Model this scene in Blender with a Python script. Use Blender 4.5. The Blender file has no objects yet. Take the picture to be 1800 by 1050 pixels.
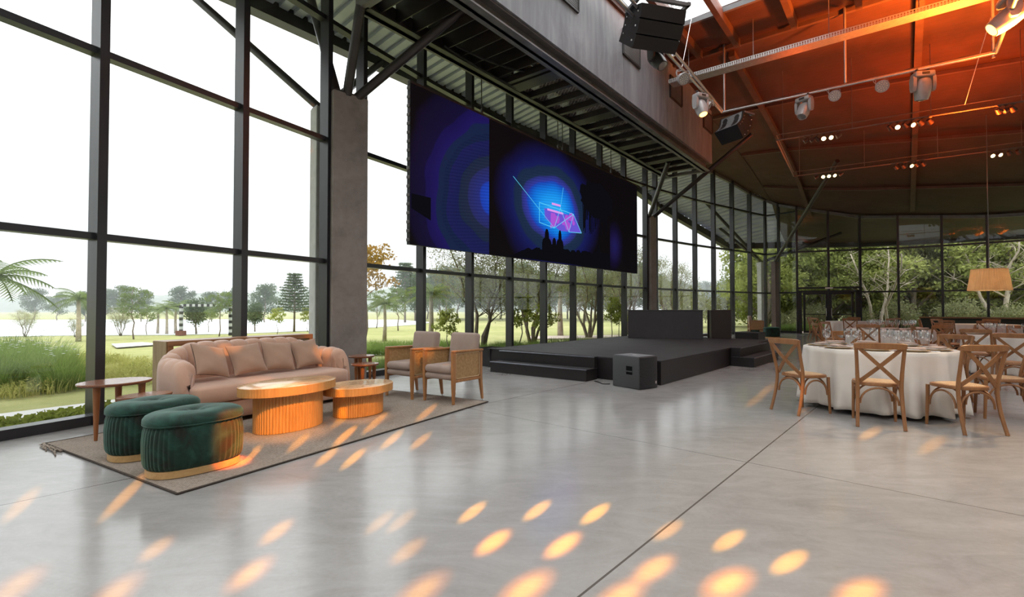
import bpy, bmesh, math, random
import numpy as np
from mathutils import Vector, Matrix, Euler
random.seed(7)
R = math.radians
PI = math.pi
scene = bpy.context.scene
COL = scene.collection

# ------------------------------------------------------------------ camera
F, CX, CY, HOR, EYE = 860.0, 900.0, 525.0, 542.0, 1.25
PITCH = math.atan((HOR - CY) / F)
cam_data = bpy.data.cameras.new('camera')
cam_data.sensor_width = 36.0
cam_data.lens = 36.0 * F / 1800.0
cam_data.clip_end = 2000
cam = bpy.data.objects.new('camera', cam_data)
COL.objects.link(cam)
cam.location = (0, 0, EYE)
cam.rotation_euler = (R(90) + PITCH, 0, 0)
scene.camera = cam

# ------------------------------------------------------------------ world, exposure
world = bpy.data.worlds.new('overcast_sky')
scene.world = world
world.use_nodes = True
wn = world.node_tree.nodes
wl = world.node_tree.links
wn.clear()
w_out = wn.new('ShaderNodeOutputWorld')
w_bg = wn.new('ShaderNodeBackground')
w_ramp = wn.new('ShaderNodeValToRGB')
w_sep = wn.new('ShaderNodeSeparateXYZ')
w_tc = wn.new('ShaderNodeTexCoord')
wl.new(w_tc.outputs['Generated'], w_sep.inputs[0])
wl.new(w_sep.outputs['Z'], w_ramp.inputs[0])
w_ramp.color_ramp.elements[0].position = 0.0
w_ramp.color_ramp.elements[0].color = (0.150, 0.157, 0.161, 1)
w_ramp.color_ramp.elements[1].position = 1.0
w_ramp.color_ramp.elements[1].color = (0.95, 0.96, 0.98, 1)
e = w_ramp.color_ramp.elements.new(0.10); e.color = (0.175, 0.180, 0.184, 1)
e = w_ramp.color_ramp.elements.new(0.35); e.color = (0.34, 0.345, 0.35, 1)
wl.new(w_ramp.outputs[0], w_bg.inputs[0])
w_bg.inputs[1].default_value = 6.0
wl.new(w_bg.outputs[0], w_out.inputs[0])

vs = scene.view_settings
scene.display_settings.display_device = 'sRGB'
vs.view_transform = 'Standard'
vs.look = 'None'
vs.gamma = 1.0
vs.exposure = 0.0
vs.use_curve_mapping = False
scene.cycles.max_bounces = 10
scene.cycles.diffuse_bounces = 5
scene.cycles.glossy_bounces = 3
scene.cycles.transparent_max_bounces = 24
scene.cycles.caustics_reflective = False
scene.cycles.caustics_refractive = False
scene.cycles.sample_clamp_indirect = 6.0

# ------------------------------------------------------------------ show lamps (orange beams from the lighting rig)
def spot(name, loc, target, energy, color, angle, blend=0.8, size=0.05, stretch=None, radial=None):
    l = bpy.data.lights.new(name, 'SPOT'); l.energy = energy; l.color = color; l.spot_size = angle; l.spot_blend = blend; l.shadow_soft_size = size
    o = bpy.data.objects.new(name, l); COL.objects.link(o)
    loc = Vector(loc); z = (loc - Vector(target)).normalized()
    y = Vector(radial) if radial is not None else Vector((0, 1, 0.01))
    y = (y - z * y.dot(z)).normalized(); x = y.cross(z)
    M = Matrix(((x.x, y.x, z.x, 0), (x.y, y.y, z.y, 0), (x.z, y.z, z.z, 0), (0, 0, 0, 1)))
    M = Matrix.Translation(loc) @ M
    if stretch: M = M @ Matrix.Diagonal((stretch[0], stretch[1], 1, 1))
    o.matrix_world = M
    return o
def _ground(px, py, z=0.0):
    x = (px - CX) / F; y = (CY - py) / F
    d = Vector((x, math.cos(PITCH) - y * math.sin(PITCH), math.sin(PITCH) + y * math.cos(PITCH))); t = (z - EYE) / d.z
    return Vector((d.x * t, d.y * t, z))
ORANGE = (1.0, 0.36, 0.0)
LAMP = Vector((-1.3, 0.3, 6.0))
# px, py, half length m, half width m, strength, height
PATCH = [(831, 900, .15, .05, .8, 0), (945, 897, .15, .05, .9, 0), (1047, 903, .17, .055, 1.1, 0), (868, 953, .17, .075, 1.2, 0), (990, 958, .18, .075, 1.2, 0), (1175, 932, .13, .045, .5, 0),
         (1282, 950, .16, .055, .9, 0), (1388, 988, .17, .06, 1.0, 0), (1150, 1000, .19, .08, .8, 0), (1280, 1026, .20, .10, 1.2, 0), (925, 1035, .2, .10, .9, 0), (1512, 1042, .2, .09, 1.0, 0), (1090, 1050, .2, .09, .8, 0),
         (275, 965, .15, .07, .35, 0), (487, 935, .17, .07, .45, 0), (440, 1008, .17, .09, .55, 0), (718, 968, .16, .07, .30, 0), (668, 918, .15, .05, .22, 0), (706, 916, .12, .04, .2, 0), (740, 1040, .2, .10, .5, 0), (200, 1045, .2, .1, .4, 0), (30, 1030, .2, .1, .35, 0),
         (608, 765, .30, .05, .9, 0.014), (575, 800, .26, .06, .7, 0.014), (622, 806, .24, .05, .8, 0), (525, 778, .30, .06, .5, 0.014), (660, 743, .26, .035, .55, 0.014), (690, 772, .2, .035, .6, 0), (740, 775, .2, .04, .5, 0), (750, 725, .22, .03, .5, 0.014), (440, 800, .25, .05, .6, 0.014), (600, 738, .2, .03, .4, 0.014),
         (220, 872, .3, .04, .5, 0), (40, 885, .3, .05, .3, 0), (1415, 724, .12, .03, .2, 0), (1530, 762, .16, .03, .5, 0), (1640, 782, .2, .03, .35, 0), (1350, 684, .25, .03, .3, 0), (1330, 702, .25, .03, .3, 0)]
for k, (px, py, hl, hw, st_, z) in enumerate(PATCH):
    p = _ground(px, py, z); rad = Vector((p.x - LAMP.x, p.y - LAMP.y, 0)); d = (p - LAMP).length
    cosi = (LAMP.z - p.z) / d
    a_w = hw * 0.98 / d; a_l = hl * 1.12 * cosi / d
    k_ = st_ * (d / 6.5) ** 2
    spot('orange_beam', LAMP, p, 4300 * k_, (1.0, 0.27, 0.0), 2 * math.atan(a_w * 1.12), 1.0, 0.01, (1, a_l / a_w), rad)
    spot('orange_beam_core', LAMP, p, 3400 * k_, (1.0, 0.55, 0.02), 2 * math.atan(a_w * 0.60), 1.0, 0.01, (1, 1.15 * a_l / a_w), rad)
# broader orange washes on the lounge, and orange ceiling uplights, three added without a fixture
LAMP2 = Vector((0.7, 2.0, 4.6))
for tgt, en, deg in (((-2.22, 4.86, 0.16), 2600, 9.5), ((-1.66, 5.50, 0.12), 1500, 7.0), ((-2.20, 3.88, 0.20), 16000, 4.2), ((-2.02, 6.70, 0.62), 2200, 3.0), ((-2.55, 6.62, 0.70), 2000, 2.6),
                     ((-3.32, 5.78, 0.80), 1600, 2.6), ((-3.38, 5.60, 0.74), 1300, 2.4), ((-1.25, 6.78, 0.60), 1900, 3.4), ((-0.78, 6.30, 0.68), 1300, 1.6), ((-2.95, 7.2, 0.86), 1500, 2.4), ((-2.9, 5.6, 0.45), 700, 4.0)):
    spot('orange_beam', LAMP2, tgt, en, (1.0, 0.40, 0.05) if en < 5000 else (1.0, 0.15, 0.01), R(deg), 1.0, 0.02)
spot('ceiling_uplight', (9.2, 8.6, 5.7), (8.6, 8.9, 9.0), 8500, (1.0, 0.20, 0.02), R(132), 0.8, 0.2)
spot('ceiling_uplight', (11.5, 12.2, 5.3), (11.6, 12.4, 9.0), 1300, (1.0, 0.13, 0.010), R(156), 0.7, 0.2)  # this and the next two: added uplights that spread orange along the ceiling
spot('ceiling_uplight', (13.6, 15.6, 4.4), (13.6, 15.6, 9.0), 260, (1.0, 0.12, 0.010), R(165), 0.6, 0.2)
spot('ceiling_uplight', (9.0, 15.4, 4.8), (9.0, 15.4, 9.0), 130, (1.0, 0.12, 0.010), R(165), 0.6, 0.2)
spot('warm_wash', (8.0, 7.0, 6.3), (3.5, 3.3, 0), 2200, (1.0, 0.72, 0.42), R(36), 1.0, 0.3)

# ------------------------------------------------------------------ pixel <-> place
def ray(px, py):
    x = (px - CX) / F; y = (CY - py) / F
    return Vector((x, math.cos(PITCH) - y * math.sin(PITCH), math.sin(PITCH) + y * math.cos(PITCH)))
def at(px, py, z=0.0):
    d = ray(px, py); t = (z - EYE) / d.z
    return Vector((d.x * t, d.y * t, z))
def at_y(px, py, Y):
    d = ray(px, py); t = Y / d.y
    return Vector((d.x * t, Y, EYE + d.z * t))

# ------------------------------------------------------------------ tags
def tag(o, label=None, cat=None, group=None, kind=None):
    if label: o['label'] = label
    if cat: o['category'] = cat
    if group: o['group'] = group
    if kind: o['kind'] = kind
    return o
def thing(name, label, cat, loc=(0, 0, 0), rz=0.0, group=None, kind=None):
    o = bpy.data.objects.new(name, None)
    o.empty_display_size = 0.1
    COL.objects.link(o)
    o.location = loc
    o.rotation_euler = (0, 0, rz)
    return tag(o, label, cat, group, kind)
def copy_tree(o, parent=None):
    c = o.copy(); COL.objects.link(c)
    if parent is not None: c.parent = parent
    for ch in o.children: copy_tree(ch, c)
    return c
def dup(root, loc, rz, label, group=None, scale=None):
    c = copy_tree(root)
    c.location = loc; c.rotation_euler = (0, 0, rz)
    if scale is not None: c.scale = (scale,) * 3 if not hasattr(scale, '__len__') else scale
    c['label'] = label
    if group: c['group'] = group
    elif 'group' in c: del c['group']
    return c
def face_rz(fx, fy):
    return math.atan2(fy, fx) - PI / 2

# ------------------------------------------------------------------ mesh building
class MB:
    def __init__(s): s.v = []; s.f = []
    def add(s, vs, fs, M=None):
        n = len(s.v)
        if M is not None: vs = [M @ Vector(p) for p in vs]
        s.v += [tuple(p) for p in vs]
        s.f += [tuple(i + n for i in f) for f in fs]
        return s
    def box(s, c, d, M=None, rz=0):
        x, y, z = d[0] / 2, d[1] / 2, d[2] / 2
        vs = [(-x, -y, -z), (x, -y, -z), (x, y, -z), (-x, y, -z), (-x, -y, z), (x, -y, z), (x, y, z), (-x, y, z)]
        T = Matrix.Translation(c) @ Matrix.Rotation(rz, 4, 'Z')
        if M is not None: T = M @ T
        return s.add(vs, [(0, 3, 2, 1), (4, 5, 6, 7), (0, 1, 5, 4), (1, 2, 6, 5), (2, 3, 7, 6), (3, 0, 4, 7)], T)
    def rbox(s, c, d, b=0.01, seg=2, M=None, rz=0):
        bm = bmesh.new()
        bmesh.ops.create_cube(bm, size=1)
        bmesh.ops.scale(bm, vec=d, verts=bm.verts)
        bmesh.ops.bevel(bm, geom=bm.edges[:], offset=min(b, min(d) * 0.49), segments=seg, affect='EDGES', profile=0.5)
        T = Matrix.Translation(c) @ Matrix.Rotation(rz, 4, 'Z')
        if M is not None: T = M @ T
        bm.verts.ensure_lookup_table()
        vs = [v.co.copy() for v in bm.verts]
        for i, v in enumerate(bm.verts): v.index = i
        fs = [[v.index for v in f.verts] for f in bm.faces]
        bm.free()
        return s.add(vs, fs, T)
    def bar(s, p0, p1, w, h, up=(0, 0, 1)):
        p0 = Vector(p0); p1 = Vector(p1); d = (p1 - p0)
        L = d.length; d = d / L
        up = Vector(up)
        if abs(d.dot(up)) > 0.99: up = Vector((1, 0, 0))
        x = d.cross(up).normalized(); z = x.cross(d).normalized()
        M = Matrix(((x.x, d.x, z.x, 0), (x.y, d.y, z.y, 0), (x.z, d.z, z.z, 0), (0, 0, 0, 1)))
        M.translation = (p0 + p1) / 2
        return s.box((0, 0, 0), (w, L, h), M)
    def tube(s, path, r, n=10, cap=True, flat=None):
        path = [Vector(p) for p in path]
        rs = r if hasattr(r, '__len__') else [r] * len(path)
        k = len(path)
        ts = []
        for i in range(k):
            a = path[max(i - 1, 0)]; b = path[min(i + 1, k - 1)]
            ts.append((b - a).normalized())
        up = Vector((0, 0, 1)) if abs(ts[0].z) < 0.9 else Vector((1, 0, 0))
        x = ts[0].cross(up).normalized()
        vs = []
        for i in range(k):
            x = (x - ts[i] * x.dot(ts[i])).normalized()
            y = ts[i].cross(x)
            for j in range(n):
                a = 2 * PI * j / n
                fx, fy = (1, 1) if flat is None else flat
                vs.append(path[i] + x * (math.cos(a) * rs[i] * fx) + y * (math.sin(a) * rs[i] * fy))
        fs = []
        for i in range(k - 1):
            for j in range(n):
                fs.append((i * n + j, i * n + (j + 1) % n, (i + 1) * n + (j + 1) % n, (i + 1) * n + j))
        if cap:
            fs.append(tuple(range(n - 1, -1, -1)))
            fs.append(tuple((k - 1) * n + j for j in range(n)))
        return s.add(vs, fs)
    def rings(s, rings, cap0=True, cap1=True, M=None, closed=True):
        n = len(rings[0]); vs = [p for r in rings for p in r]; fs = []
        for i in range(len(rings) - 1):
            for j in range(n if closed else n - 1):
                fs.append((i * n + j, i * n + (j + 1) % n, (i + 1) * n + (j + 1) % n, (i + 1) * n + j))
        if cap0: fs.append(tuple(range(n - 1, -1, -1)))
        if cap1: fs.append(tuple((len(rings) - 1) * n + j for j in range(n)))
        return s.add(vs, fs, M)
    def lathe(s, prof, n=24, M=None, c=(0, 0, 0), cap0=True, cap1=True):
        rings = [[(c[0] + r * math.cos(2 * PI * j / n), c[1] + r * math.sin(2 * PI * j / n), c[2] + z) for j in range(n)] for r, z in prof]
        return s.rings(rings, cap0, cap1, M)
    def prism(s, outline, z0, z1, M=None):
        return s.rings([[(x, y, z0) for x, y in outline], [(x, y, z1) for x, y in outline]], True, True, M)
    def sphere(s, c, r, n=12, m=8, M=None):
        sc = r if hasattr(r, '__len__') else (r, r, r)
        rings = []
        for i in range(m + 1):
            a = -PI / 2 + PI * i / m
            rr = max(math.cos(a), 1e-3)
            rings.append([(c[0] + sc[0] * rr * math.cos(2 * PI * j / n), c[1] + sc[1] * rr * math.sin(2 * PI * j / n), c[2] + sc[2] * math.sin(a)) for j in range(n)])
        return s.rings(rings, True, True, M)
    def build(s, name, mat, parent=None, smooth=False, world=False, auto=None):
        me = bpy.data.meshes.new(name)
        vs = s.v
        if world and parent is not None:
            inv = (Matrix.Translation(parent.location) @ parent.rotation_euler.to_matrix().to_4x4()).inverted()
            vs = [tuple(inv @ Vector(p)) for p in vs]
        me.from_pydata(vs, [], s.f)
        me.materials.append(mat)
        if smooth:
            me.polygons.foreach_set('use_smooth', [True] * len(me.polygons))
        me.update()
        if auto is not None:
            try: me.set_sharp_from_angle(angle=R(auto))
            except Exception: pass
        o = bpy.data.objects.new(name, me)
        COL.objects.link(o)
        if parent is not None: o.parent = parent
        return o

def pt(o, name, mat, mb, **k):
    return mb.build(name, mat, o, **k)
def lerp(a, b, t): return a + (b - a) * t
def bez(p0, p1, p2, p3, n=12):
    p0, p1, p2, p3 = map(Vector, (p0, p1, p2, p3))
    out = []
    for i in range(n + 1):
        t = i / n; u = 1 - t
        out.append(p0 * u**3 + p1 * 3 * u * u * t + p2 * 3 * u * t * t + p3 * t**3)
    return out
def superell(a, b, n=64, p=2.0):
    out = []
    for i in range(n):
        t = 2 * PI * i / n
        c, s_ = math.cos(t), math.sin(t)
        out.append((a * math.copysign(abs(c) ** (2 / p), c), b * math.copysign(abs(s_) ** (2 / p), s_)))
    return out

# ------------------------------------------------------------------ materials
class NT:
    def __init__(s, name):
        s.m = bpy.data.materials.new(name); s.m.use_nodes = True
        s.n = s.m.node_tree.nodes; s.l = s.m.node_tree.links; s.n.clear()
        s.out = s.new('ShaderNodeOutputMaterial')
    def new(s, t, **k):
        n = s.n.new(t)
        for a, v in k.items(): setattr(n, a, v)
        return n
    def set(s, n, **k):
        for a, v in k.items():
            a = a.replace('_', ' ')
            n.inputs[a].default_value = v
        return n
    def link(s, a, b): s.l.new(a, b)
    def coord(s, kind='Object', scale=(1, 1, 1), rot=(0, 0, 0), loc=(0, 0, 0)):
        tc = s.new('ShaderNodeTexCoord'); mp = s.new('ShaderNodeMapping')
        mp.inputs['Scale'].default_value = scale; mp.inputs['Rotation'].default_value = rot; mp.inputs['Location'].default_value = loc
        s.link(tc.outputs[kind], mp.inputs[0]); return mp.outputs[0]
    def noise(s, vec, scale=5, detail=4, rough=0.5, dist=0.0):
        n = s.new('ShaderNodeTexNoise'); n.inputs['Scale'].default_value = scale; n.inputs['Detail'].default_value = detail
        n.inputs['Roughness'].default_value = rough; n.inputs['Distortion'].default_value = dist
        s.link(vec, n.inputs['Vector']); return n.outputs['Fac']
    def wave(s, vec, scale=5, dist=0.0, bands='X', prof='SIN', detail=2):
        n = s.new('ShaderNodeTexWave'); n.inputs['Scale'].default_value = scale; n.inputs['Distortion'].default_value = dist
        n.bands_direction = bands; n.wave_profile = prof; n.inputs['Detail'].default_value = detail
        s.link(vec, n.inputs['Vector']); return n.outputs['Fac']
    def ramp(s, fac, stops, interp='LINEAR'):
        n = s.new('ShaderNodeValToRGB'); cr = n.color_ramp; cr.interpolation = interp
        while len(cr.elements) < len(stops): cr.elements.new(0.5)
        for e_, (p, c) in zip(cr.elements, stops):
            e_.position = p; e_.color = tuple(c) + (1,) if len(c) == 3 else c
        s.link(fac, n.inputs[0]); return n.outputs[0]
    def math(s, op, a, b=None, c=None, clamp=False):
        n = s.new('ShaderNodeMath'); n.operation = op; n.use_clamp = clamp
        for i, x in enumerate((a, b, c)):
            if x is None: continue
            if isinstance(x, (int, float)): n.inputs[i].default_value = x
            else: s.link(x, n.inputs[i])
        return n.outputs[0]
    def mix(s, fac, a, b, mode='MIX'):
        n = s.new('ShaderNodeMix'); n.data_type = 'RGBA'; n.blend_type = mode
        for i, x in ((0, fac), (6, a), (7, b)):
            if isinstance(x, (int, float)): n.inputs[i].default_value = x
            elif isinstance(x, tuple): n.inputs[i].default_value = x if len(x) == 4 else x + (1,)
            else: s.link(x, n.inputs[i])
        return n.outputs[2]
    def bump(s, h, strength=0.3, dist=0.01):
        n = s.new('ShaderNodeBump'); n.inputs['Strength'].default_value = strength; n.inputs['Distance'].default_value = dist
        s.link(h, n.inputs['Height']); return n.outputs[0]
    def pbr(s, col=None, rough=0.5, metal=0.0, normal=None, spec=0.5, sheen=0.0, coat=0.0, emis=None, estr=0.0, sheen_tint=None, trans=0.0):
        b = s.new('ShaderNodeBsdfPrincipled')
        def put(k, x):
            if x is None: return
            if isinstance(x, (int, float)): b.inputs[k].default_value = x
            elif isinstance(x, tuple): b.inputs[k].default_value = x if len(x) == 4 else x + (1,)
            else: s.link(x, b.inputs[k])
        put('Base Color', col); put('Roughness', rough); put('Metallic', metal); put('Specular IOR Level', spec)
        put('Sheen Weight', sheen); put('Coat Weight', coat); put('Emission Color', emis); put('Emission Strength', estr)
        put('Sheen Tint', sheen_tint); put('Transmission Weight', trans)
        if normal is not None: s.link(normal, b.inputs['Normal'])
        s.link(b.outputs[0], s.out.inputs[0]); s.b = b
        return s.m

def plain(name, col, rough=0.5, metal=0.0, spec=0.5, var=0.12, scale=6.0, bump=0.0, **k):
    t = NT(name); c = t.coord()
    n = t.noise(c, scale, 5, 0.6)
    lo = tuple(x * (1 - var) for x in col); hi = tuple(min(1, x * (1 + var)) for x in col)
    colr = t.ramp(n, [(0.3, lo), (0.7, hi)])
    nm = t.bump(t.noise(c, scale * 12, 3), bump) if bump else None
    return t.pbr(colr, rough, metal, nm, spec, **k)
def emit(name, col, s):
    t = NT(name); e_ = t.new('ShaderNodeEmission'); e_.inputs[0].default_value = tuple(col) + (1,); e_.inputs[1].default_value = s
    t.link(e_.outputs[0], t.out.inputs[0]); return t.m
def wood(name, a, b, rough=0.4, scale=1.0, axis=2, var=1.0, coat=0.0):
    t = NT(name); sc = [9 * scale] * 3; sc[axis] = 0.8 * scale
    c = t.coord('Object', tuple(sc))
    n = t.noise(c, 2.2, 6, 0.6, 1.2)
    n2 = t.noise(c, 14, 3, 0.6)
    colr = t.ramp(t.math('ADD', t.math('MULTIPLY', n, 0.75), t.math('MULTIPLY', n2, 0.25)), [(0.32, a), (0.68, b)])
    return t.pbr(colr, rough, 0, t.bump(n2, 0.06), 0.5, coat=coat)
def fabric(name, col, rough=0.9, scale=220, bump=0.25, sheen=0.3, var=0.12):
    t = NT(name); c = t.coord()
    w = t.math('ADD', t.wave(c, scale, 0.6, 'X'), t.wave(c, scale, 0.6, 'Z'))
    n = t.noise(c, 4, 4)
    lo = tuple(x * (1 - var) for x in col); hi = tuple(min(1, x * (1 + var)) for x in col)
    colr = t.ramp(n, [(0.3, lo), (0.7, hi)])
    return t.pbr(colr, rough, 0, t.bump(t.math('ADD', w, t.noise(c, 90, 2)), bump, 0.002), 0.2, sheen=sheen)
def glass_pane(name, tint=(1, 1, 1), refl=1.0, ior=1.5):
    t = NT(name)
    tr = t.new('ShaderNodeBsdfTransparent'); tr.inputs[0].default_value = tint + (1,)
    gl = t.new('ShaderNodeBsdfGlossy'); gl.inputs['Roughness'].default_value = 0.0
    lw = t.new('ShaderNodeLayerWeight'); lw.inputs[0].default_value = 0.5
    fz = t.math('ADD', t.math('MULTIPLY', t.math('POWER', lw.outputs['Facing'], 5.0), 0.9), 0.035)
    mx = t.new('ShaderNodeMixShader')
    t.link(t.math('MULTIPLY', fz, refl), mx.inputs[0]); t.link(tr.outputs[0], mx.inputs[1]); t.link(gl.outputs[0], mx.inputs[2])
    t.link(mx.outputs[0], t.out.inputs[0]); return t.m
def crystal(name):
    t = NT(name)
    tr = t.new('ShaderNodeBsdfTransparent'); tr.inputs[0].default_value = (0.965, 0.97, 0.97, 1)
    gl = t.new('ShaderNodeBsdfGlossy'); gl.inputs['Roughness'].default_value = 0.02
    lw = t.new('ShaderNodeLayerWeight'); lw.inputs[0].default_value = 0.5
    fz = t.math('ADD', t.math('MULTIPLY', t.math('POWER', lw.outputs['Facing'], 2.6), 0.9), 0.07)
    mx = t.new('ShaderNodeMixShader')
    t.link(fz, mx.inputs[0]); t.link(tr.outputs[0], mx.inputs[1]); t.link(gl.outputs[0], mx.inputs[2])
    t.link(mx.outputs[0], t.out.inputs[0]); return t.m
def leafmat(name, cols, trans=0.35):
    t = NT(name); oi = t.new('ShaderNodeObjectInfo')
    c = t.coord('Object')
    n = t.noise(c, 1.3, 4, 0.7)
    n2 = t.noise(c, 23, 1)
    f = t.math('ADD', t.math('MULTIPLY', n, 0.55), t.math('ADD', t.math('MULTIPLY', n2, 0.35), t.math('MULTIPLY', oi.outputs['Random'], 0.12)))
    k = len(cols)
    colr = t.ramp(f, [(0.3 + 0.42 * i / (k - 1), cols[i]) for i in range(k)])
    d = t.new('ShaderNodeBsdfDiffuse'); tl = t.new('ShaderNodeBsdfTranslucent'); mx = t.new('ShaderNodeMixShader')
    t.link(colr, d.inputs[0]); t.link(colr, tl.inputs[0]); mx.inputs[0].default_value = trans
    t.link(d.outputs[0], mx.inputs[1]); t.link(tl.outputs[0], mx.inputs[2]); t.link(mx.outputs[0], t.out.inputs[0])
    return t.m

M_ = {}
M_['frame'] = plain('dark_frame_paint', (0.022, 0.021, 0.024), 0.32, 0.0, 0.5, 0.15, 3)
M_['steel'] = plain('dark_steel_paint', (0.03, 0.024, 0.022), 0.38, 0.0, 0.5, 0.2, 4)
M_['channel'] = plain('grey_steel_channel', (0.16, 0.15, 0.15), 0.45, 0.3, 0.5, 0.2, 3)
M_['glass'] = glass_pane('window_glass', (0.97, 0.985, 0.98), 0.8)
M_['black'] = plain('black_carpet', (0.018, 0.017, 0.018), 0.75, 0, 0.3, 0.2, 30, 0.1)
M_['blackbox'] = plain('black_box_paint', (0.016, 0.015, 0.016), 0.5, 0, 0.4, 0.15, 12, 0.05)
M_['chrome'] = plain('brushed_aluminium', (0.62, 0.60, 0.60), 0.3, 1.0, 0.5, 0.1, 20)
M_['alu_pipe'] = plain('silver_truss_pipe', (0.70, 0.67, 0.67), 0.35, 0.9, 0.5, 0.1, 20)

def mat_floor():
    t = NT('polished_concrete')
    c = t.coord('Object')
    n1 = t.noise(c, 0.55, 6, 0.62, 0.6)
    n2 = t.noise(t.coord('Object', (0.55, 1.5, 1), (0, 0, R(20))), 3.4, 10, 0.7, 1.4)
    n3 = t.noise(c, 40, 3, 0.6)
    f = t.math('ADD', t.math('MULTIPLY', n1, 0.5), t.math('ADD', t.math('MULTIPLY', n2, 0.4), t.math('MULTIPLY', n3, 0.1)))
    col = t.ramp(f, [(0.28, (0.225, 0.205, 0.19)), (0.48, (0.315, 0.30, 0.285)), (0.72, (0.42, 0.405, 0.39))])
    # saw-cut joints: grid turned 41.2 degrees
    g = t.coord('Object', (1, 1, 1), (0, 0, R(41.2)))
    sp = t.new('ShaderNodeSeparateXYZ'); t.link(g, sp.inputs[0])
    def joint(axis, off, step, w):
        x = t.math('ADD', sp.outputs[axis], -off + step * 50)
        m = t.math('ABSOLUTE', t.math('ADD', t.math('MODULO', x, step), -step / 2))
        return t.math('GREATER_THAN', m, step / 2 - w)
    j = t.math('MAXIMUM', joint('X', JV, 3.3, 0.006), joint('Y', JU, 4.4, 0.004))
    col = t.mix(j, col, (0.11, 0.095, 0.085))
    rough = t.ramp(f, [(0.3, (0.10,) * 3), (0.7, (0.26,) * 3)])
    h = t.math('SUBTRACT', t.math('MULTIPLY', n2, 0.15), j)
    return t.pbr(col, rough, 0, t.bump(h, 0.12, 0.01), 0.5)
_g = R(41.2)
def gu(x, y): return x * math.sin(_g) + y * math.cos(_g)
def gv(x, y): return x * math.cos(_g) - y * math.sin(_g)
JV, JU = gv(3.42, 5.72), gu(0.8, 4.96)
M_['floor'] = mat_floor()
# ------------------------------------------------------------------ building frame (u along the gantry, v to its right)
_a = R(38.6)
DU = Vector((math.sin(_a), math.cos(_a), 0)); DV = Vector((math.cos(_a), -math.sin(_a), 0))
def UV(u, v, z=0.0): return DU * u + DV * v + Vector((0, 0, z))
def uv_of(p): return (p[0] * DU.x + p[1] * DU.y, p[0] * DV.x + p[1] * DV.y)

# glass line of the facade, mullion by mullion
FAC = [(-9.0, -4.0), (-8.45, -2.45), (-7.85, -0.9), (-7.2, 0.6), (-6.55, 2.05), (-5.27, 3.90), (-4.57, 5.35), (-3.83, 6.83), (-3.14, 8.12), (-2.76, 8.80),
       (-1.93, 10.18), (-1.04, 11.52), (-0.10, 12.86), (0.87, 14.12), (1.88, 15.42), (2.98, 16.80), (4.11, 18.12), (5.20, 19.20),
       (5.75, 19.75), (6.88, 20.72), (8.10, 21.75), (9.32, 22.70), (10.6, 23.62), (11.95, 24.65), (13.3, 25.6),
       (13.72, 25.1), (14.25, 24.45), (15.5, 23.95), (16.7, 23.46), (18.1, 22.9), (19.38, 22.0), (20.45, 21.0), (21.55, 19.9),
       (22.6, 18.7), (23.5, 17.4), (24.2, 16.0), (24.6, 13.5), (24.8, 10.8), (24.8, 7.8), (24.8, 4.8), (24.8, 1.8), (24.8, -1.2), (24.8, -4.0)]

# roof heights: control points, smoothly interpolated
_cp = []
for u in (-14, 0, 13.7):
    for v in (-5.3, -1.5, 2.5, 7.0): _cp.append(tuple(UV(u, v, 8.35 if v < 5 else 8.0)))
    _cp.append(tuple(UV(u, -7.8, 7.95)))
    _cp.append(tuple(UV(u, 13, 7.0)))
for u in (-14, 0, 7, 12.7): _cp.append(tuple(UV(u, -10.3, 7.5)))
_cp += [(7.9, 26.4, 6.84), (12.95, 29.3, 5.0), (9.32, 22.7, 7.64), (11.3, 24.1, 7.33), (13.3, 25.6, 7.0), (13.72, 25.1, 6.62), (14.6, 24.3, 6.17),
        (15.5, 23.95, 6.02), (16.7, 23.46, 5.70), (18.1, 22.9, 5.62), (19.38, 22.0, 5.45), (20.45, 21.0, 5.27), (22.6, 18.7, 5.1), (24.2, 16, 5.1),
        (24.8, 7.8, 5.8), (24.8, -4, 6.2), (14.5, 29, 5.0), (19.7, 27.6, 4.9), (21.5, 26.4, 4.85), (25.5, 22, 4.7), tuple(UV(20, -5.3, 7.95))]
_P = np.array(_cp); _n = len(_P)
_A = np.zeros((_n + 3, _n + 3))
_D = np.hypot(_P[:, None, 0] - _P[None, :, 0], _P[:, None, 1] - _P[None, :, 1])
_A[:_n, :_n] = _D; _A[:_n, _n] = 1; _A[:_n, _n + 1:] = _P[:, :2]; _A[_n, :_n] = 1; _A[_n + 1:, :_n] = _P[:, :2].T
_W = np.linalg.solve(_A, np.concatenate([_P[:, 2], [0, 0, 0]]))
def ceil_z(x, y):
    d = np.hypot(_P[:, 0] - x, _P[:, 1] - y)
    return float(d @ _W[:_n] + _W[_n] + _W[_n + 1] * x + _W[_n + 2] * y)

# ------------------------------------------------------------------ floor
fl = MB()
_poly = [(x, y) for x, y in FAC] 
fl.add([(x, y, 0) for x, y in _poly] + [(x, y, -0.25) for x, y in _poly],
       [tuple(range(len(_poly) - 1, -1, -1)), tuple(range(len(_poly), 2 * len(_poly)))] + [(i, (i + 1) % len(_poly), len(_poly) + (i + 1) % len(_poly), len(_poly) + i) for i in range(len(_poly))])
tag(fl.build('floor', M_['floor']), 'grey polished concrete floor with saw-cut joints', 'floor', kind='structure')

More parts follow.
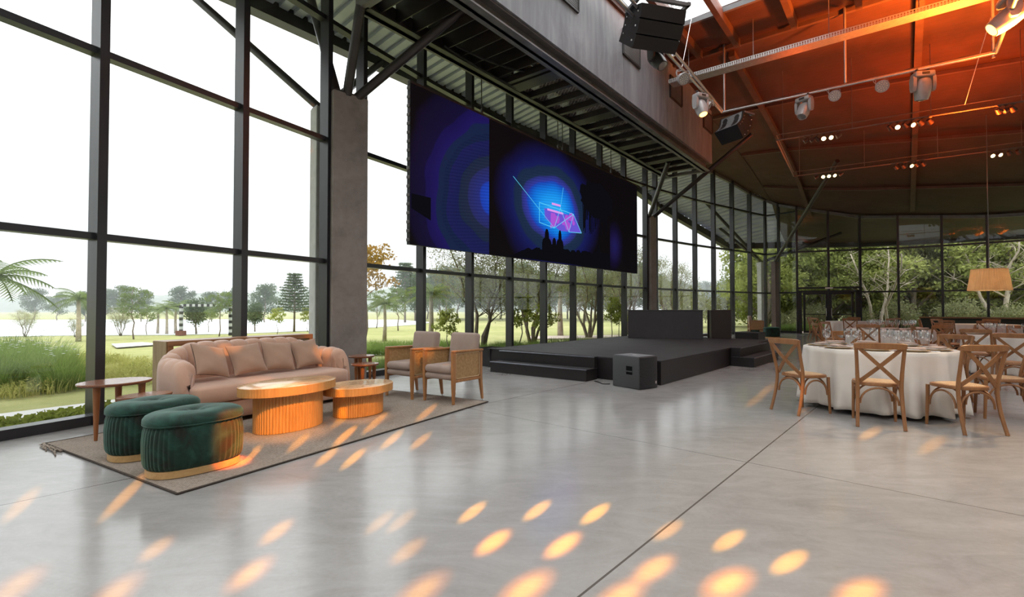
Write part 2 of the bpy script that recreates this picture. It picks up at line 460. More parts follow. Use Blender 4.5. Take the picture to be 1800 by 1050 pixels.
# ------------------------------------------------------------------ ceiling
def mat_ceiling():
    t = NT('brown_ceiling_boards')
    c = t.coord('Object', (1, 1, 1), (0, 0, _a))
    n = t.noise(c, 1.2, 6, 0.65, 0.5)
    ln = t.wave(c, 1.6, 0.15, 'Y', 'SAW')
    col = t.ramp(n, [(0.3, (0.052, 0.023, 0.014)), (0.7, (0.090, 0.040, 0.026))])
    col = t.mix(t.math('GREATER_THAN', ln, 0.965), col, (0.03, 0.02, 0.015))
    return t.pbr(col, 0.55, 0, t.bump(n, 0.1), 0.4)
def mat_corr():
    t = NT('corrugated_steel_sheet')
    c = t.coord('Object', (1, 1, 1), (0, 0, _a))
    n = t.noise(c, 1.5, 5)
    col = t.ramp(n, [(0.3, (0.40, 0.43, 0.60)), (0.7, (0.52, 0.55, 0.74))])  # blue painted in for sheen on the glass, offsets green lawn bounce
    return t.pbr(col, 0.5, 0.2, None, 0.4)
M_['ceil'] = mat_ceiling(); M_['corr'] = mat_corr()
def eave_v(u):
    return -10.3 if u < 22 else -10.3
def roof_mesh(us, vs, keep, corr=False, hole=None, thick=0.12):
    mb = MB(); idx = {}
    us = list(us); vs = list(vs)
    def vid(i, j, top):
        k = (i, j, top)
        if k not in idx:
            p = UV(us[i], vs[j]); z = ceil_z(p.x, p.y)
            if corr: z += (0, 0, 0.085, 0.085)[i % 4]
            idx[k] = len(mb.v); mb.v.append((p.x, p.y, z + (thick if top else 0)))
        return idx[k]
    cells = set()
    for i in range(len(us) - 1):
        for j in range(len(vs) - 1):
            p = UV((us[i] + us[i + 1]) / 2, (vs[j] + vs[j + 1]) / 2)
            uu, vv = uv_of(p)
            if keep(p, uu, vv) and not (hole and hole(uu, vv)): cells.add((i, j))
    for i, j in cells:
        a = [(i, j), (i + 1, j), (i + 1, j + 1), (i, j + 1)]
        mb.f.append(tuple(vid(p, q, False) for p, q in a))
        mb.f.append(tuple(vid(p, q, True) for p, q in reversed(a)))
        for (di, dj), (e0, e1) in (((0, -1), (0, 1)), ((1, 0), (1, 2)), ((0, 1), (2, 3)), ((-1, 0), (3, 0))):
            if (i + di, j + dj) not in cells:
                p, q = a[e0], a[e1]
                mb.f.append((vid(*q, False), vid(*p, False), vid(*p, True), vid(*q, True)))
    return mb
def inside_back(p):
    # inside the glass line on the far and right sides
    s = False; n = len(FAC); x, y = p.x, p.y
    for i in range(n):
        x0, y0 = FAC[i]; x1, y1 = FAC[(i + 1) % n]
        if (y0 > y) != (y1 > y) and x < (x1 - x0) * (y - y0) / (y1 - y0) + x0: s = not s
    return s
def outer_ok(p, tol=0.0):
    for a, b in (((7.9, 26.4), (12.95, 29.3)), ((12.95, 29.3), (19.7, 27.6)), ((19.7, 27.6), (21.5, 26.4)), ((21.5, 26.4), (25.5, 22)), ((25.5, 22), (28, 14)), ((28, 14), (28, -8))):
        d = (b[0] - a[0], b[1] - a[1])
        if d[0] * (p.y - a[1]) - d[1] * (p.x - a[0]) > tol * math.hypot(*d): return False
    return True
SKY_V = (-5.05, -1.35); SKY_U = (-9.0, 12.2)
_bars = [-4.30, -3.33, -2.35]
FILL_U, FILL_V = (-10.0, 5.6), (2.0, 8.6)  # unseen roof opening, added to let more daylight inside
def sky_hole(u, v): return (SKY_U[0] < u < SKY_U[1] and SKY_V[0] < v < SKY_V[1]) or (FILL_U[0] < u < FILL_U[1] and FILL_V[0] < v < FILL_V[1])
_us = sorted(set([round(-14 + 0.6 * i, 3) for i in range(88)] + [SKY_U[0], SKY_U[1], FILL_U[0], FILL_U[1]]))
_vs = sorted(set([round(-5.3 + 0.65 * i, 3) for i in range(58)] + list(SKY_V) + list(FILL_V)))
m = roof_mesh(_us, _vs, lambda p, u, v: inside_back(p) and v > -5.3, hole=sky_hole)
tag(m.build('ceiling', M_['ceil']), 'dark brown boarded sloping ceiling of the hall', 'ceiling', kind='structure')
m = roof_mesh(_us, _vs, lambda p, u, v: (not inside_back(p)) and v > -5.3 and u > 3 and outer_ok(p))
M_['overhang'] = plain('soffit_reflection_brown', (0.055, 0.036, 0.028), 0.5, 0.1)  # brown painted in for the hall ceiling reflected in the glass
tag(m.build('ceiling', M_['overhang']), 'roof overhang outside the far glass wall, glass reflection painted as brown', 'roof overhang', kind='structure')
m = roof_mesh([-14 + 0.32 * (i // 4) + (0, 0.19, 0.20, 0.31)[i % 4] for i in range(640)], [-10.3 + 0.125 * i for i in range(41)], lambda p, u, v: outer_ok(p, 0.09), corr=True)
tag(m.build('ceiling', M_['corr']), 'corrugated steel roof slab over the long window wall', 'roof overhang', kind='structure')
# boarded strip between the glass line and the bulkhead line
st_ = MB()
def on_ridge(x, y):
    u, v = uv_of((x, y)); return UV(u, -5.25)
for i in range(4, 25):
    a, b = FAC[i], FAC[i + 1]
    if uv_of(a)[1] > -5.3 and uv_of(b)[1] > -5.3: continue
    A, B = Vector((*a, 0)), Vector((*b, 0)); ra_, rb_ = on_ridge(*a), on_ridge(*b); n = 5
    for k in range(n):
        q = [A.lerp(ra_, k / n), B.lerp(rb_, k / n), B.lerp(rb_, (k + 1) / n), A.lerp(ra_, (k + 1) / n)]
        q = [Vector((p.x, p.y, ceil_z(p.x, p.y) - 0.02)) for p in q]; j = len(st_.v)
        st_.v += [tuple(p) for p in q] + [(p.x, p.y, p.z + 0.015) for p in q]
        st_.f += [(j, j + 1, j + 2, j + 3), (j + 7, j + 6, j + 5, j + 4), (j, j + 4, j + 5, j + 1), (j + 2, j + 6, j + 7, j + 3)]
tag(st_.build('ceiling', M_['ceil']), 'dark brown boarded ceiling strip along the long window wall', 'ceiling', kind='structure')
# eave fascia
fa = MB()
pts = [UV(-14, -10.3), UV(0, -10.3), UV(7, -10.3), UV(12.7, -10.3), UV(20, -10.3), Vector((7.9, 26.4, 0)), Vector((12.95, 29.3, 0)), Vector((19.7, 27.6, 0)), Vector((21.5, 26.4, 0)), Vector((25.5, 22, 0)), Vector((28, 14, 0))]
pts = [Vector((p.x, p.y, ceil_z(p.x, p.y) - 0.02)) for p in pts]
for a, b in zip(pts, pts[1:]): fa.bar(a, b, 0.30, 0.34)
tag(fa.build('trim_1', M_['steel']), 'dark steel fascia along the roof edge', 'roof trim', kind='structure')

# skylight kerb and bars
sk = MB()
for v in _bars:
    sk.bar(UV(SKY_U[0], v, 8.36), UV(SKY_U[1], v, 8.36), 0.11, 0.16)
for u in (SKY_U[1], 8.4, 4.6, 0.8, -3.0, -6.0):
    sk.bar(UV(u, SKY_V[0], 8.38), UV(u, SKY_V[1], 8.38), 0.08, 0.12)
for v in SKY_V: sk.bar(UV(SKY_U[0], v, 8.38), UV(SKY_U[1], v, 8.38), 0.08, 0.12)
sl = thing('window_90', 'skylight strip with white sky above the truss', 'skylight', UV(3, -3, 8.4), kind='structure')
sk.build('skylight_frame', M_['channel'], sl, world=True)
g = MB().box(tuple(UV((SKY_U[0] + SKY_U[1]) / 2, (SKY_V[0] + SKY_V[1]) / 2, 8.5)), (SKY_V[1] - SKY_V[0], SKY_U[1] - SKY_U[0], 0.02), rz=-_a)
g.build('pane', M_['glass'], sl, world=True)

# ceiling beams
def beam_along(p0, p1, w, h, drop, n=10):
    mb = MB(); P = []
    for i in range(n + 1):
        p = p0.lerp(p1, i / n); P.append(Vector((p.x, p.y, ceil_z(p.x, p.y) - drop)))
    for a, b in zip(P, P[1:]): mb.bar(a, b, w, h)
    return mb
def beam(name, label, mb): tag(mb.build(name, M_['ceilbeam']), label, 'ceiling beam', 'ceiling beams', 'structure')
M_['ceilbeam'] = plain('brown_ceiling_beam', (0.095, 0.052, 0.036), 0.5, 0, 0.4, 0.2, 3)
for v in (-4.30, -3.33, -2.0, -0.7):
    beam('trim', 'short brown roof beam ending at the first fold of the ceiling', beam_along(UV(-12, v), UV(13.75, v), 0.13, 0.22, 0.10, 4))
for v, u1 in ((-3.6, 29.0), (0.4, 28.3), (4.6, 28.2), (8.8, 27)):
    beam('trim', 'long brown roof beam running down to the far glass wall', beam_along(UV(14.2, v), UV(u1, v), 0.16, 0.16, 0.08, 12))
for u in (13.9, 18.0, 22.0, 26.0):
    beam('trim', 'cross beam spanning the brown ceiling', beam_along(UV(u, -5.2), UV(u, 13 if u < 20 else 9), 0.10, 0.10, 0.05, 14))

# ------------------------------------------------------------------ glazed facade, one bay at a time
LV = (2.03, 4.06, 6.09)
DOOR_BAYS = (26, 27)
def bay(i):
    a = Vector((*FAC[i], 0)); b = Vector((*FAC[i + 1], 0))
    d = (b - a).normalized(); L = (b - a).length
    n_in = Vector((d.y, -d.x, 0))
    za = ceil_z(a.x, a.y) + 0.0; zb = ceil_z(b.x, b.y) + 0.0
    w = thing('window_%d' % (i + 1), 'tall dark framed glass bay of the window wall', 'window', a, 0, kind='structure')
    far = i >= 25
    mw = 0.09
    big = not far
    dep = 0.20 if big else 0.16
    m = MB()
    pa = a + n_in * (dep / 2 - 0.05)
    zt = za
    m.bar(pa + Vector((0, 0, 0)), pa + Vector((0, 0, zt)), mw, dep, up=n_in)
    m.build('mullion', M_['frame'], w, world=True)
    for k, z in enumerate(LV):
        if z > min(za, zb) - 0.2: continue
        if i in DOOR_BAYS and k == 0: continue
        t = MB(); t.bar(a + n_in * 0.02 + Vector((0, 0, z)), b + n_in * 0.02 + Vector((0, 0, z)), 0.13, 0.075)
        t.build('transom', M_['frame'], w, world=True)
    if i not in DOOR_BAYS:
        t = MB(); t.bar(a + n_in * 0.03 + Vector((0, 0, 0.05)), b + n_in * 0.03 + Vector((0, 0, 0.05)), 0.18, 0.10)
        t.build('sill', M_['frame'], w, world=True)
    t = MB(); t.bar(Vector((a.x, a.y, za - 0.08)) + n_in * 0.03, Vector((b.x, b.y, zb - 0.08)) + n_in * 0.03, 0.12, 0.13)
    t.build('head', M_['channel'] if i > 18 else M_['frame'], w, world=True)
    z0 = 2.2 if i in DOOR_BAYS else 0.08
    off = n_in * 0.008
    g = MB()
    vs_ = [a - off + Vector((0, 0, z0)), b - off + Vector((0, 0, z0)), Vector((b.x, b.y, zb)) - off, Vector((a.x, a.y, za)) - off]
    vs_ += [v + off * 2 for v in vs_]
    g.add(vs_, [(0, 1, 2, 3), (7, 6, 5, 4), (0, 4, 5, 1), (1, 5, 6, 2), (2, 6, 7, 3), (3, 7, 4, 0)])
    g.build('pane', M_['glass'], w, world=True)
for i in range(4, 36): bay(i)

# double door in the far glass wall
def door():
    a = Vector((*FAC[26], 0)); c = Vector((*FAC[27], 0)); b = Vector((*FAC[28], 0))
    dr = thing('door_1', 'dark framed glass double door in the far window wall', 'door', c, 0, kind='structure')
    f = MB()
    for p, q in ((a, c), (c, b)):
        f.bar(p + Vector((0, 0, 2.08)), q + Vector((0, 0, 2.08)), 0.2, 0.09)
        f.bar(p + Vector((0, 0, 2.25)), q + Vector((0, 0, 2.25)), 0.2, 0.09)
    d1 = (c - a).normalized(); d2 = (b - c).normalized()
    for p, d, s in ((a, d1, 0.12), (b, d2, -0.12)):
        f.bar(p + d * s, p + d * s + Vector((0, 0, 2.1)), 0.20, 0.14, up=d)
    f.build('door_frame', M_['frame'], dr, world=True)
    for p, q, d in ((a + d1 * 0.26, c - d1 * 0.03, d1), (c + d2 * 0.03, b - d2 * 0.26, d2)):
        lf = MB(); n = Vector((d.y, -d.x, 0))
        for r in (p + d * 0.05, q - d * 0.05): lf.bar(r + Vector((0, 0, 0.02)), r + Vector((0, 0, 2.03)), 0.09, 0.06, up=n)
        for z in (0.08, 1.98): lf.bar(p + Vector((0, 0, z)), q + Vector((0, 0, z)), 0.06, 0.11)
        lf.bar(p + Vector((0, 0, 0.95)), q + Vector((0, 0, 0.95)), 0.04, 0.04)
        lo = lf.build('door_leaf', M_['frame'], dr, world=True)
        g = MB(); g.bar(p + Vector((0, 0, 1.02)), q + Vector((0, 0, 1.02)), 0.012, 1.9)
        lw = g.build('door_glass', M_['glass'], lo); lw.data.transform(Matrix.Translation(-dr.location))
        h = MB(); s = q if d is d1 else p
        s = s + (d * -0.08 if d is d1 else d * 0.08) + n * 0.06
        h.tube([s + Vector((0, 0, 0.85)), s + Vector((0, 0, 1.25))], 0.015)
        ho = h.build('door_handle', M_['chrome'], lo); ho.data.transform(Matrix.Translation(-dr.location))
    sgn = MB(); sgn.bar(c - d1 * 0.16 + Vector((0, 0, 2.23)) + Vector((-0.06, -0.14, 0)), c + d2 * 0.16 + Vector((0, 0, 2.23)) + Vector((-0.06, -0.14, 0)), 0.03, 0.07)
    sgn.build('door_closer', M_['chrome'], dr, world=True)
door()

# solid walls out of view, behind the camera
M_['plaster'] = plain('light_plaster', (0.42, 0.40, 0.38), 0.8, 0, 0.3, 0.1, 1.2)
wr = MB().box((7.9, -4.1, 3.9), (34, 0.2, 7.8))
tag(wr.build('wall_rear', M_['plaster']), 'plain plaster wall closing the hall', 'wall', kind='structure')

# ------------------------------------------------------------------ concrete columns with pipe struts
def mat_concrete():
    t = NT('raw_concrete'); c = t.coord()
    n = t.noise(c, 1.7, 7, 0.65, 0.4); n2 = t.noise(c, 9, 4, 0.6)
    col = t.ramp(t.math('ADD', t.math('MULTIPLY', n, 0.7), t.math('MULTIPLY', n2, 0.3)), [(0.3, (0.19, 0.165, 0.148)), (0.7, (0.33, 0.29, 0.265))])
    return t.pbr(col, 0.75, 0, t.bump(n2, 0.25, 0.01), 0.3)
M_['concrete'] = mat_concrete()
def column(name, label, c, w, d, rz, h, struts, mat=None, r=0.078):
    o = thing(name, label, 'column', c, rz, kind='structure')
    MB().rbox((0, 0, h / 2), (w, d, h), 0.012, 1).build('shaft', mat or M_['concrete'], o)
    MB().box((0, 0, h + 0.01), (w * 0.9, d * 0.9, 0.02)).build('cap_plate', M_['steel'], o)
    for s in struts:
        p = s[0]; q = s[1]; rr = s[2] if len(s) > 2 else r
        MB().tube([p, q], rr, 14).build('strut', M_['steel'], o, smooth=True, world=True, auto=40)
    return o
_c1 = Vector((-2.77, 8.26, 0)); _t1 = Vector((-2.77, 8.24, 4.86))
_rz1 = math.atan2(0.69, 0.72)
column('column', 'wide concrete column beside the sofa carrying three pipe struts', _c1, 0.62, 0.16, _rz1, 4.87,
       [(_t1 + Vector((-0.16, -0.16, 0)), at(536, -40, 7.4)), (_t1 + Vector((-0.02, -0.03, 0)), at(634, 10, 6.05)), (_t1 + Vector((0.10, 0.10, 0)), at(818, 12, 6.3))])
_c2 = Vector((5.52, 19.25, 0)); _t2 = Vector((5.52, 19.25, 4.86))
column('column', 'concrete column behind the raised booth with two pipe struts', _c2, 0.42, 0.16, _rz1, 4.87,
       [(_t2 + Vector((-0.12, -0.1, 0)), at(1175, 284, 6.1)), (_t2 + Vector((0.08, 0.05, 0)), at(1322, 236, 7.3))])
_c3 = at(1360, 583); _c3 = Vector((13.32, 24.75, 0)); _t3 = Vector((13.32, 24.75, 3.6))
M_['brownpaint'] = plain('brown_painted_column', (0.12, 0.075, 0.06), 0.45, 0, 0.4, 0.15, 2)
column('column', 'slim brown column at the corner of the far glass wall', _c3, 0.26, 0.26, 0.4, 3.6,
       [(_t3, at_y(1472, 283, 17.6))], M_['brownpaint'])
_o1 = Vector((-3.55, 9.05, 0))
column('column', 'pale concrete column outside the glass with slanting struts', _o1, 0.3, 0.3, _rz1, 4.95,
       [(_o1 + Vector((0, 0, 4.95)), Vector((-6.35, 9.3, 7.45))), (_o1 + Vector((0, 0, 4.95)), Vector((-3.3, 12.3, 7.5)))], plain('pale_concrete', (0.40, 0.40, 0.39), 0.8))
_o3 = Vector((13.9, 27.2, 0))
column('column', 'pale concrete column outside the far corner with slanting struts', _o3, 0.34, 0.34, 0.2, 3.8,
       [(_o3 + Vector((0, 0, 3.8)), at_y(1223, 337, 25.8)), (_o3 + Vector((0, 0, 3.8)), Vector((17.3, 25.6, 5.2))), (_o3 + Vector((0, 0, 3.8)), at_y(1258, 395, 28.3))], bpy.data.materials['pale_concrete'])

# ------------------------------------------------------------------ gantry and plaster bulkhead
GL = Vector((-2.40, 7.72, 0)); GR = GL + DV * 1.33; GZ = 6.0; GLEN = 12.9
def gp(s, w, z): return GL + DU * s + DV * w + Vector((0, 0, z))
gn = thing('trim_2', 'dark steel service gantry with mesh panels below the plaster bulkhead', 'gantry', gp(0, 0, GZ), 0, kind='structure')
b = MB()
b.bar(gp(0, 0, GZ + 0.16), gp(GLEN, 0, GZ + 0.16), 0.10, 0.32)
b.bar(gp(0, 0.06, GZ + 0.015), gp(GLEN, 0.06, GZ + 0.015), 0.2, 0.03)
b.build('edge_beam', M_['steel'], gn, world=True)
b = MB(); b.bar(gp(-8, 1.33, GZ + 0.13), gp(GLEN, 1.33, GZ + 0.13), 0.16, 0.26)
b.bar(gp(-8, 1.44, GZ + 0.015), gp(GLEN, 1.44, GZ + 0.015), 0.2, 0.03); b.bar(gp(-8, 1.44, GZ + 0.245), gp(GLEN, 1.44, GZ + 0.245), 0.2, 0.03)
b.build('channel_beam', M_['channel'], gn, world=True)
b = MB(); b.bar(gp(-0.02, -0.05, GZ + 0.08), gp(-0.02, 1.33, GZ + 0.08), 0.12, 0.16); b.bar(gp(-0.02, -0.07, GZ + 0.02), gp(GLEN, -0.07, GZ + 0.02), 0.06, 0.04)
b.bar(gp(GLEN, -0.05, GZ + 0.05), gp(GLEN, 1.4, GZ + 0.05), 0.14, 0.1)
b.build('end_trim', M_['channel'], gn, world=True)
s = 0.28
while s < 3.35:
    MB().bar(gp(s, 0.05, GZ + 0.45), gp(s, 1.28, GZ + 0.45), 0.02, 0.8).build('rib', M_['steel'], gn, world=True)
    s += 0.36
cross = [3.45, 3.75, 4.35, 4.95, 5.55, 6.3, 6.9, 7.5, 8.1, 8.85, 9.45, 10.05, 10.8, 11.5, 12.2]
for s in cross:
    wide = 0.34 if s in (3.75, 6.3, 8.85, 10.8) else 0.10
    MB().bar(gp(s, 0.05, GZ + 0.08), gp(s, 1.28, GZ + 0.08), wide, 0.14).build('cross_beam', M_['steel'], gn, world=True)
def mat_mesh():
    t = NT('expanded_metal_mesh')
    c = t.coord('Object', (1, 1, 1), (0, 0, _a + R(45)))
    sp = t.new('ShaderNodeSeparateXYZ'); t.link(c, sp.inputs[0])
    def line(ax):
        x = t.math('ADD', sp.outputs[ax], 100)
        mm = t.math('ABSOLUTE', t.math('ADD', t.math('MODULO', x, 0.07), -0.035))
        return t.math('GREATER_THAN', mm, 0.028)
    k = t.math('MAXIMUM', line('X'), line('Y'))
    p = t.new('ShaderNodeBsdfPrincipled'); p.inputs['Base Color'].default_value = (0.42, 0.36, 0.33, 1); p.inputs['Metallic'].default_value = 0.2; p.inputs['Roughness'].default_value = 0.45
    tr = t.new('ShaderNodeBsdfTransparent'); mx = t.new('ShaderNodeMixShader')
    t.link(k, mx.inputs[0]); t.link(tr.outputs[0], mx.inputs[1]); t.link(p.outputs[0], mx.inputs[2]); t.link(mx.outputs[0], t.out.inputs[0])
    return t.m
M_['mesh'] = mat_mesh()
MB().bar(gp(3.45, 0.66, GZ + 0.17), gp(GLEN, 0.66, GZ + 0.17), 1.2, 0.012).build('mesh_panel', M_['mesh'], gn, world=True)
b = MB()
for w in (0.25, 0.6, 0.95): b.tube([gp(3.4, w, GZ + 0.75), gp(GLEN, w, GZ + 0.75)], 0.05, 8)
b.build('service_pipe', M_['channel'], gn, world=True)
b = MB().bar(gp(-8, 0.0, 8.0), gp(GLEN, 0.0, 8.0), 0.1, 0.2)
b.build('top_rail', M_['steel'], gn, world=True)
for k, path in enumerate(([gp(1.7, 0.3, GZ + 0.1), gp(2.4, 0.5, GZ - 0.02), gp(3.4, 0.62, GZ + 0.02), gp(4.3, 1.0, GZ + 0.3)], [gp(1.6, 0.2, GZ + 0.05), gp(2.6, 0.22, GZ - 0.03), gp(3.8, 0.2, GZ + 0.03)])):
    MB().tube(bez(*(path if len(path) == 4 else [path[0], path[0].lerp(path[1], .6), path[1], path[2]])), 0.02, 6).build('cable', M_['black'], gn, world=True)

def mat_bulk():
    t = NT('stained_grey_plaster')
    c = t.coord('Object', (1, 1, 0.35), (0, 0, 0)); n = t.noise(c, 1.1, 7, 0.66, 0.8)
    c2 = t.coord('Object', (3, 3, 0.25)); n2 = t.noise(c2, 1.6, 5, 0.7, 0.4)
    f = t.math('ADD', t.math('MULTIPLY', n, 0.55), t.math('MULTIPLY', n2, 0.45))
    col = t.ramp(f, [(0.30, (0.13, 0.13, 0.15)), (0.5, (0.26, 0.26, 0.285)), (0.7, (0.42, 0.42, 0.45))])
    return t.pbr(col, 0.5, 0, t.bump(n, 0.1), 0.5)
M_['bulk'] = mat_bulk()
bk = thing('wall_left', 'grey stained plaster bulkhead above the service gantry', 'wall', gp(0, 1.5, GZ), 0, kind='structure')
MB().bar(gp(-9, 1.52, (GZ + 0.27 + 8.3) / 2), gp(GLEN + 0.1, 1.52, (GZ + 0.27 + 8.3) / 2), 0.12, 8.3 - GZ - 0.27).build('bulkhead_face', M_['bulk'], bk, world=True)
M_['vent'] = plain('grey_vent_metal', (0.17, 0.165, 0.165), 0.5, 0.3)
for s0 in (0.95, 3.94, 6.93, 9.92):
    gr = GL + DV * 1.60
    o0 = Vector((0, 8.53, 0)) + DU * s0 ; o1 = o0 + DU * 0.93
    v = thing('air_vent', {0.95: 'louvred air vent high on the bulkhead at the top edge of the view', 3.94: 'square louvred air vent on the bulkhead left of the big hung loudspeaker', 6.93: 'dim louvred air vent on the bulkhead below the hanging round lamp', 9.92: 'louvred air vent at the dark far end of the bulkhead'}[s0], 'air vent', (o0.x, o0.y, 7.28))
    fr = MB()
    off = DV * 0.03
    base = GL + DV * 1.58
    us0 = (o0 - base).dot(DU)
    A = base + DU * us0; B_ = base + DU * (us0 + 0.93)
    Z0, Z1 = Vector((0, 0, 7.28)), Vector((0, 0, 7.89))
    for p, q in ((A + Z0, B_ + Z0), (B_ + Z0, B_ + Z1), (B_ + Z1, A + Z1), (A + Z1, A + Z0)): fr.bar(p + DV * 0.02, q + DV * 0.02, 0.04, 0.04)
    fr.build('vent_frame', M_['steel'], v, world=True)
    lv = MB()
    for k in range(14):
        z = Vector((0, 0, 7.31 + k * 0.042)); lv.bar(A + z + DV * 0.012, B_ + z + DV * 0.012, 0.022, 0.03)
    lv.build('louvre', M_['vent'], v, world=True)
# ------------------------------------------------------------------ lounge corner
RUG_A = math.atan2(1.916, 3.22)                     # long side of the rug, from straight ahead
E1 = Vector((math.sin(RUG_A), math.cos(RUG_A), 0)); E2 = Vector((math.cos(RUG_A), -math.sin(RUG_A), 0))
RZ_L = PI / 2 - RUG_A                               # local x runs along E1, local -y along E2 (to the camera side)

def mat_rug():
    t = NT('woven_jute_rug'); c = t.coord()
    w = t.wave(c, 42, 1.2, 'X', 'SIN', 2); w2 = t.wave(c, 30, 1.5, 'Y', 'SIN', 2)
    n = t.noise(c, 60, 3); n2 = t.noise(c, 2.0, 4)
    f = t.math('ADD', t.math('MULTIPLY', w, 0.35), t.math('ADD', t.math('MULTIPLY', n, 0.45), t.math('MULTIPLY', n2, 0.25)))
    col = t.ramp(f, [(0.3, (0.13, 0.10, 0.075)), (0.5, (0.28, 0.225, 0.18)), (0.72, (0.46, 0.39, 0.33))])
    return t.pbr(col, 0.95, 0, t.bump(t.math('ADD', w, w2), 0.5, 0.004), 0.1)
M_['rug'] = mat_rug()
rug = thing('area_rug', 'large woven beige jute rug under the lounge furniture', 'rug', Vector((-2.30, 5.515, 0)), RZ_L)
rb = MB(); nx, ny = 40, 26; hx, hy = 1.875, 1.19
def rug_z(x, y): return 0.012 + 0.0025 * math.sin(x * 3.1 + y) * math.sin(y * 2.7)
top = [[(lerp(-hx, hx, i / nx), lerp(-hy, hy, j / ny)) for j in range(ny + 1)] for i in range(nx + 1)]
vs_ = [(x, y, rug_z(x, y)) for r in top for x, y in r]; nv = len(vs_)
vs_ += [(x, y, 0.001) for r in top for x, y in r]
fs_ = []
for i in range(nx):
    for j in range(ny):
        q = [i * (ny + 1) + j, (i + 1) * (ny + 1) + j, (i + 1) * (ny + 1) + j + 1, i * (ny + 1) + j + 1]
        fs_.append(tuple(q)); fs_.append(tuple(k + nv for k in reversed(q)))
for i in range(nx):
    for j in (0, ny):
        p, q = i * (ny + 1) + j, (i + 1) * (ny + 1) + j; fs_.append((p, p + nv, q + nv, q) if j == 0 else (q, q + nv, p + nv, p))
for j in range(ny):
    for i in (0, nx):
        p, q = i * (ny + 1) + j, i * (ny + 1) + j + 1; fs_.append((q, q + nv, p + nv, p) if i == 0 else (p, p + nv, q + nv, q))
rb.add(vs_, fs_); rb.build('weave', M_['rug'], rug, smooth=True, auto=40)
M_['rugedge'] = plain('rug_binding', (0.07, 0.055, 0.045), 0.9, 0, 0.1, 0.2, 30)
eb = MB()
loop = [(-hx, -hy), (hx, -hy), (hx, hy), (-hx, hy), (-hx, -hy)]
for p, q in zip(loop, loop[1:]): eb.tube([(lerp(p[0], q[0], i / 30), lerp(p[1], q[1], i / 30), 0.009) for i in range(31)], 0.0075, 6)
eb.build('binding', M_['rugedge'], rug, smooth=True)
fr_ = MB(); rr = random.Random(3)
for k in range(6):
    y0 = hy - 0.02 - 0.07 * k
    fr_.tube([(-hx, y0, 0.012), (-hx - 0.05, y0 - 0.03, 0.016), (-hx - 0.06 - 0.03 * rr.random(), y0 - 0.14 - 0.1 * rr.random(), 0.006)], 0.006, 5)
fr_.tube([(-hx - 0.01, hy, 0.012), (-hx - 0.04, hy - 0.15, 0.02), (-hx - 0.02, hy - 0.45, 0.012)], 0.012, 6)
fr_.build('loose_fringe', M_['rug'], rug, smooth=True)

# ---- sofa
M_['sofa'] = fabric('blush_velvet', (0.56, 0.345, 0.245), 0.75, 260, 0.12, 0.5, 0.06)
SF_L, SF_D = 2.16, 0.86
sofa_c = Vector((-3.0, 5.35, 0)) + E1 * 0.535 - E2 * 0.0
sofa_c.z = 0.0165
sofa = thing('sofa', 'curved blush pink sofa with channelled back standing on the rug', 'sofa', sofa_c, RZ_L)   # origin on the middle of the front line; local +y to the window
def sofa_path(n):
    # from the front of the left arm round the back to the front of the right arm
    hw, dep, rc = SF_L / 2, SF_D, 0.42
    segs = []
    pts = [(-hw + 0.02, 0.05)]
    pts += [(-hw, 0.12), (-hw, dep - rc)]
    for i in range(1, 13):
        a = PI - i / 12 * PI / 2
        pts.append((-hw + rc + rc * math.cos(a), dep - rc + rc * math.sin(a)))
    pts.append((hw - rc, dep))
    for i in range(1, 13):
        a = PI / 2 - i / 12 * PI / 2
        pts.append((hw - rc + rc * math.cos(a), dep - rc + rc * math.sin(a)))
    pts += [(hw, 0.12), (hw - 0.02, 0.05)]
    P = np.array(pts); d = np.r_[0, np.cumsum(np.hypot(*np.diff(P, axis=0).T))]
    t = np.linspace(0, d[-1], n)
    return np.c_[np.interp(t, d, P[:, 0]), np.interp(t, d, P[:, 1])], d[-1]
NCH = 18; NS = NCH * 9 + 1
SP, SL = sofa_path(NS)
sh = MB(); rg = []
for i in range(NS):
    a = SP[max(i - 1, 0)]; b = SP[min(i + 1, NS - 1)]
    tx, ty = (b - a) / np.hypot(*(b - a)); nx_, ny_ = ty, -tx            # inward normal
    s = i / (NS - 1); ch = abs(math.sin(PI * s * NCH)) ** 0.5
    se = min(s, 1 - s) * SL                                             # distance from the arm front
    arm = min(1.0, max(0.0, (se - 0.45) / 0.75)); arm = arm * arm * (3 - 2 * arm)
    top = lerp(0.68, 0.83, arm) + 0.018 * ch
    fr0 = min(1.0, se / 0.22); rise = math.sqrt(max(0, 1 - (1 - fr0) ** 2))
    top = lerp(0.45, top, rise)
    th = lerp(0.10, 0.19, rise) + 0.028 * ch * rise
    x, y = SP[i]
    prof = [(0.0, 0.06), (0.0, 0.30), (-0.012 * 0, top - 0.14), (0.01, top - 0.07), (0.04, top - 0.02), (0.09, top), (th - 0.05, top - 0.012), (th - 0.012, top - 0.05), (th, top - 0.12), (th * 0.97, 0.55), (th * 0.9, 0.36), (th * 0.9, 0.06)]
    prof = [(w, min(z, top)) for w, z in prof]
    rg.append([(x + nx_ * w, y + ny_ * w, z) for w, z in prof])
sh.rings(rg, True, True)
sh.build('channel_back', M_['sofa'], sofa, smooth=True, auto=70)
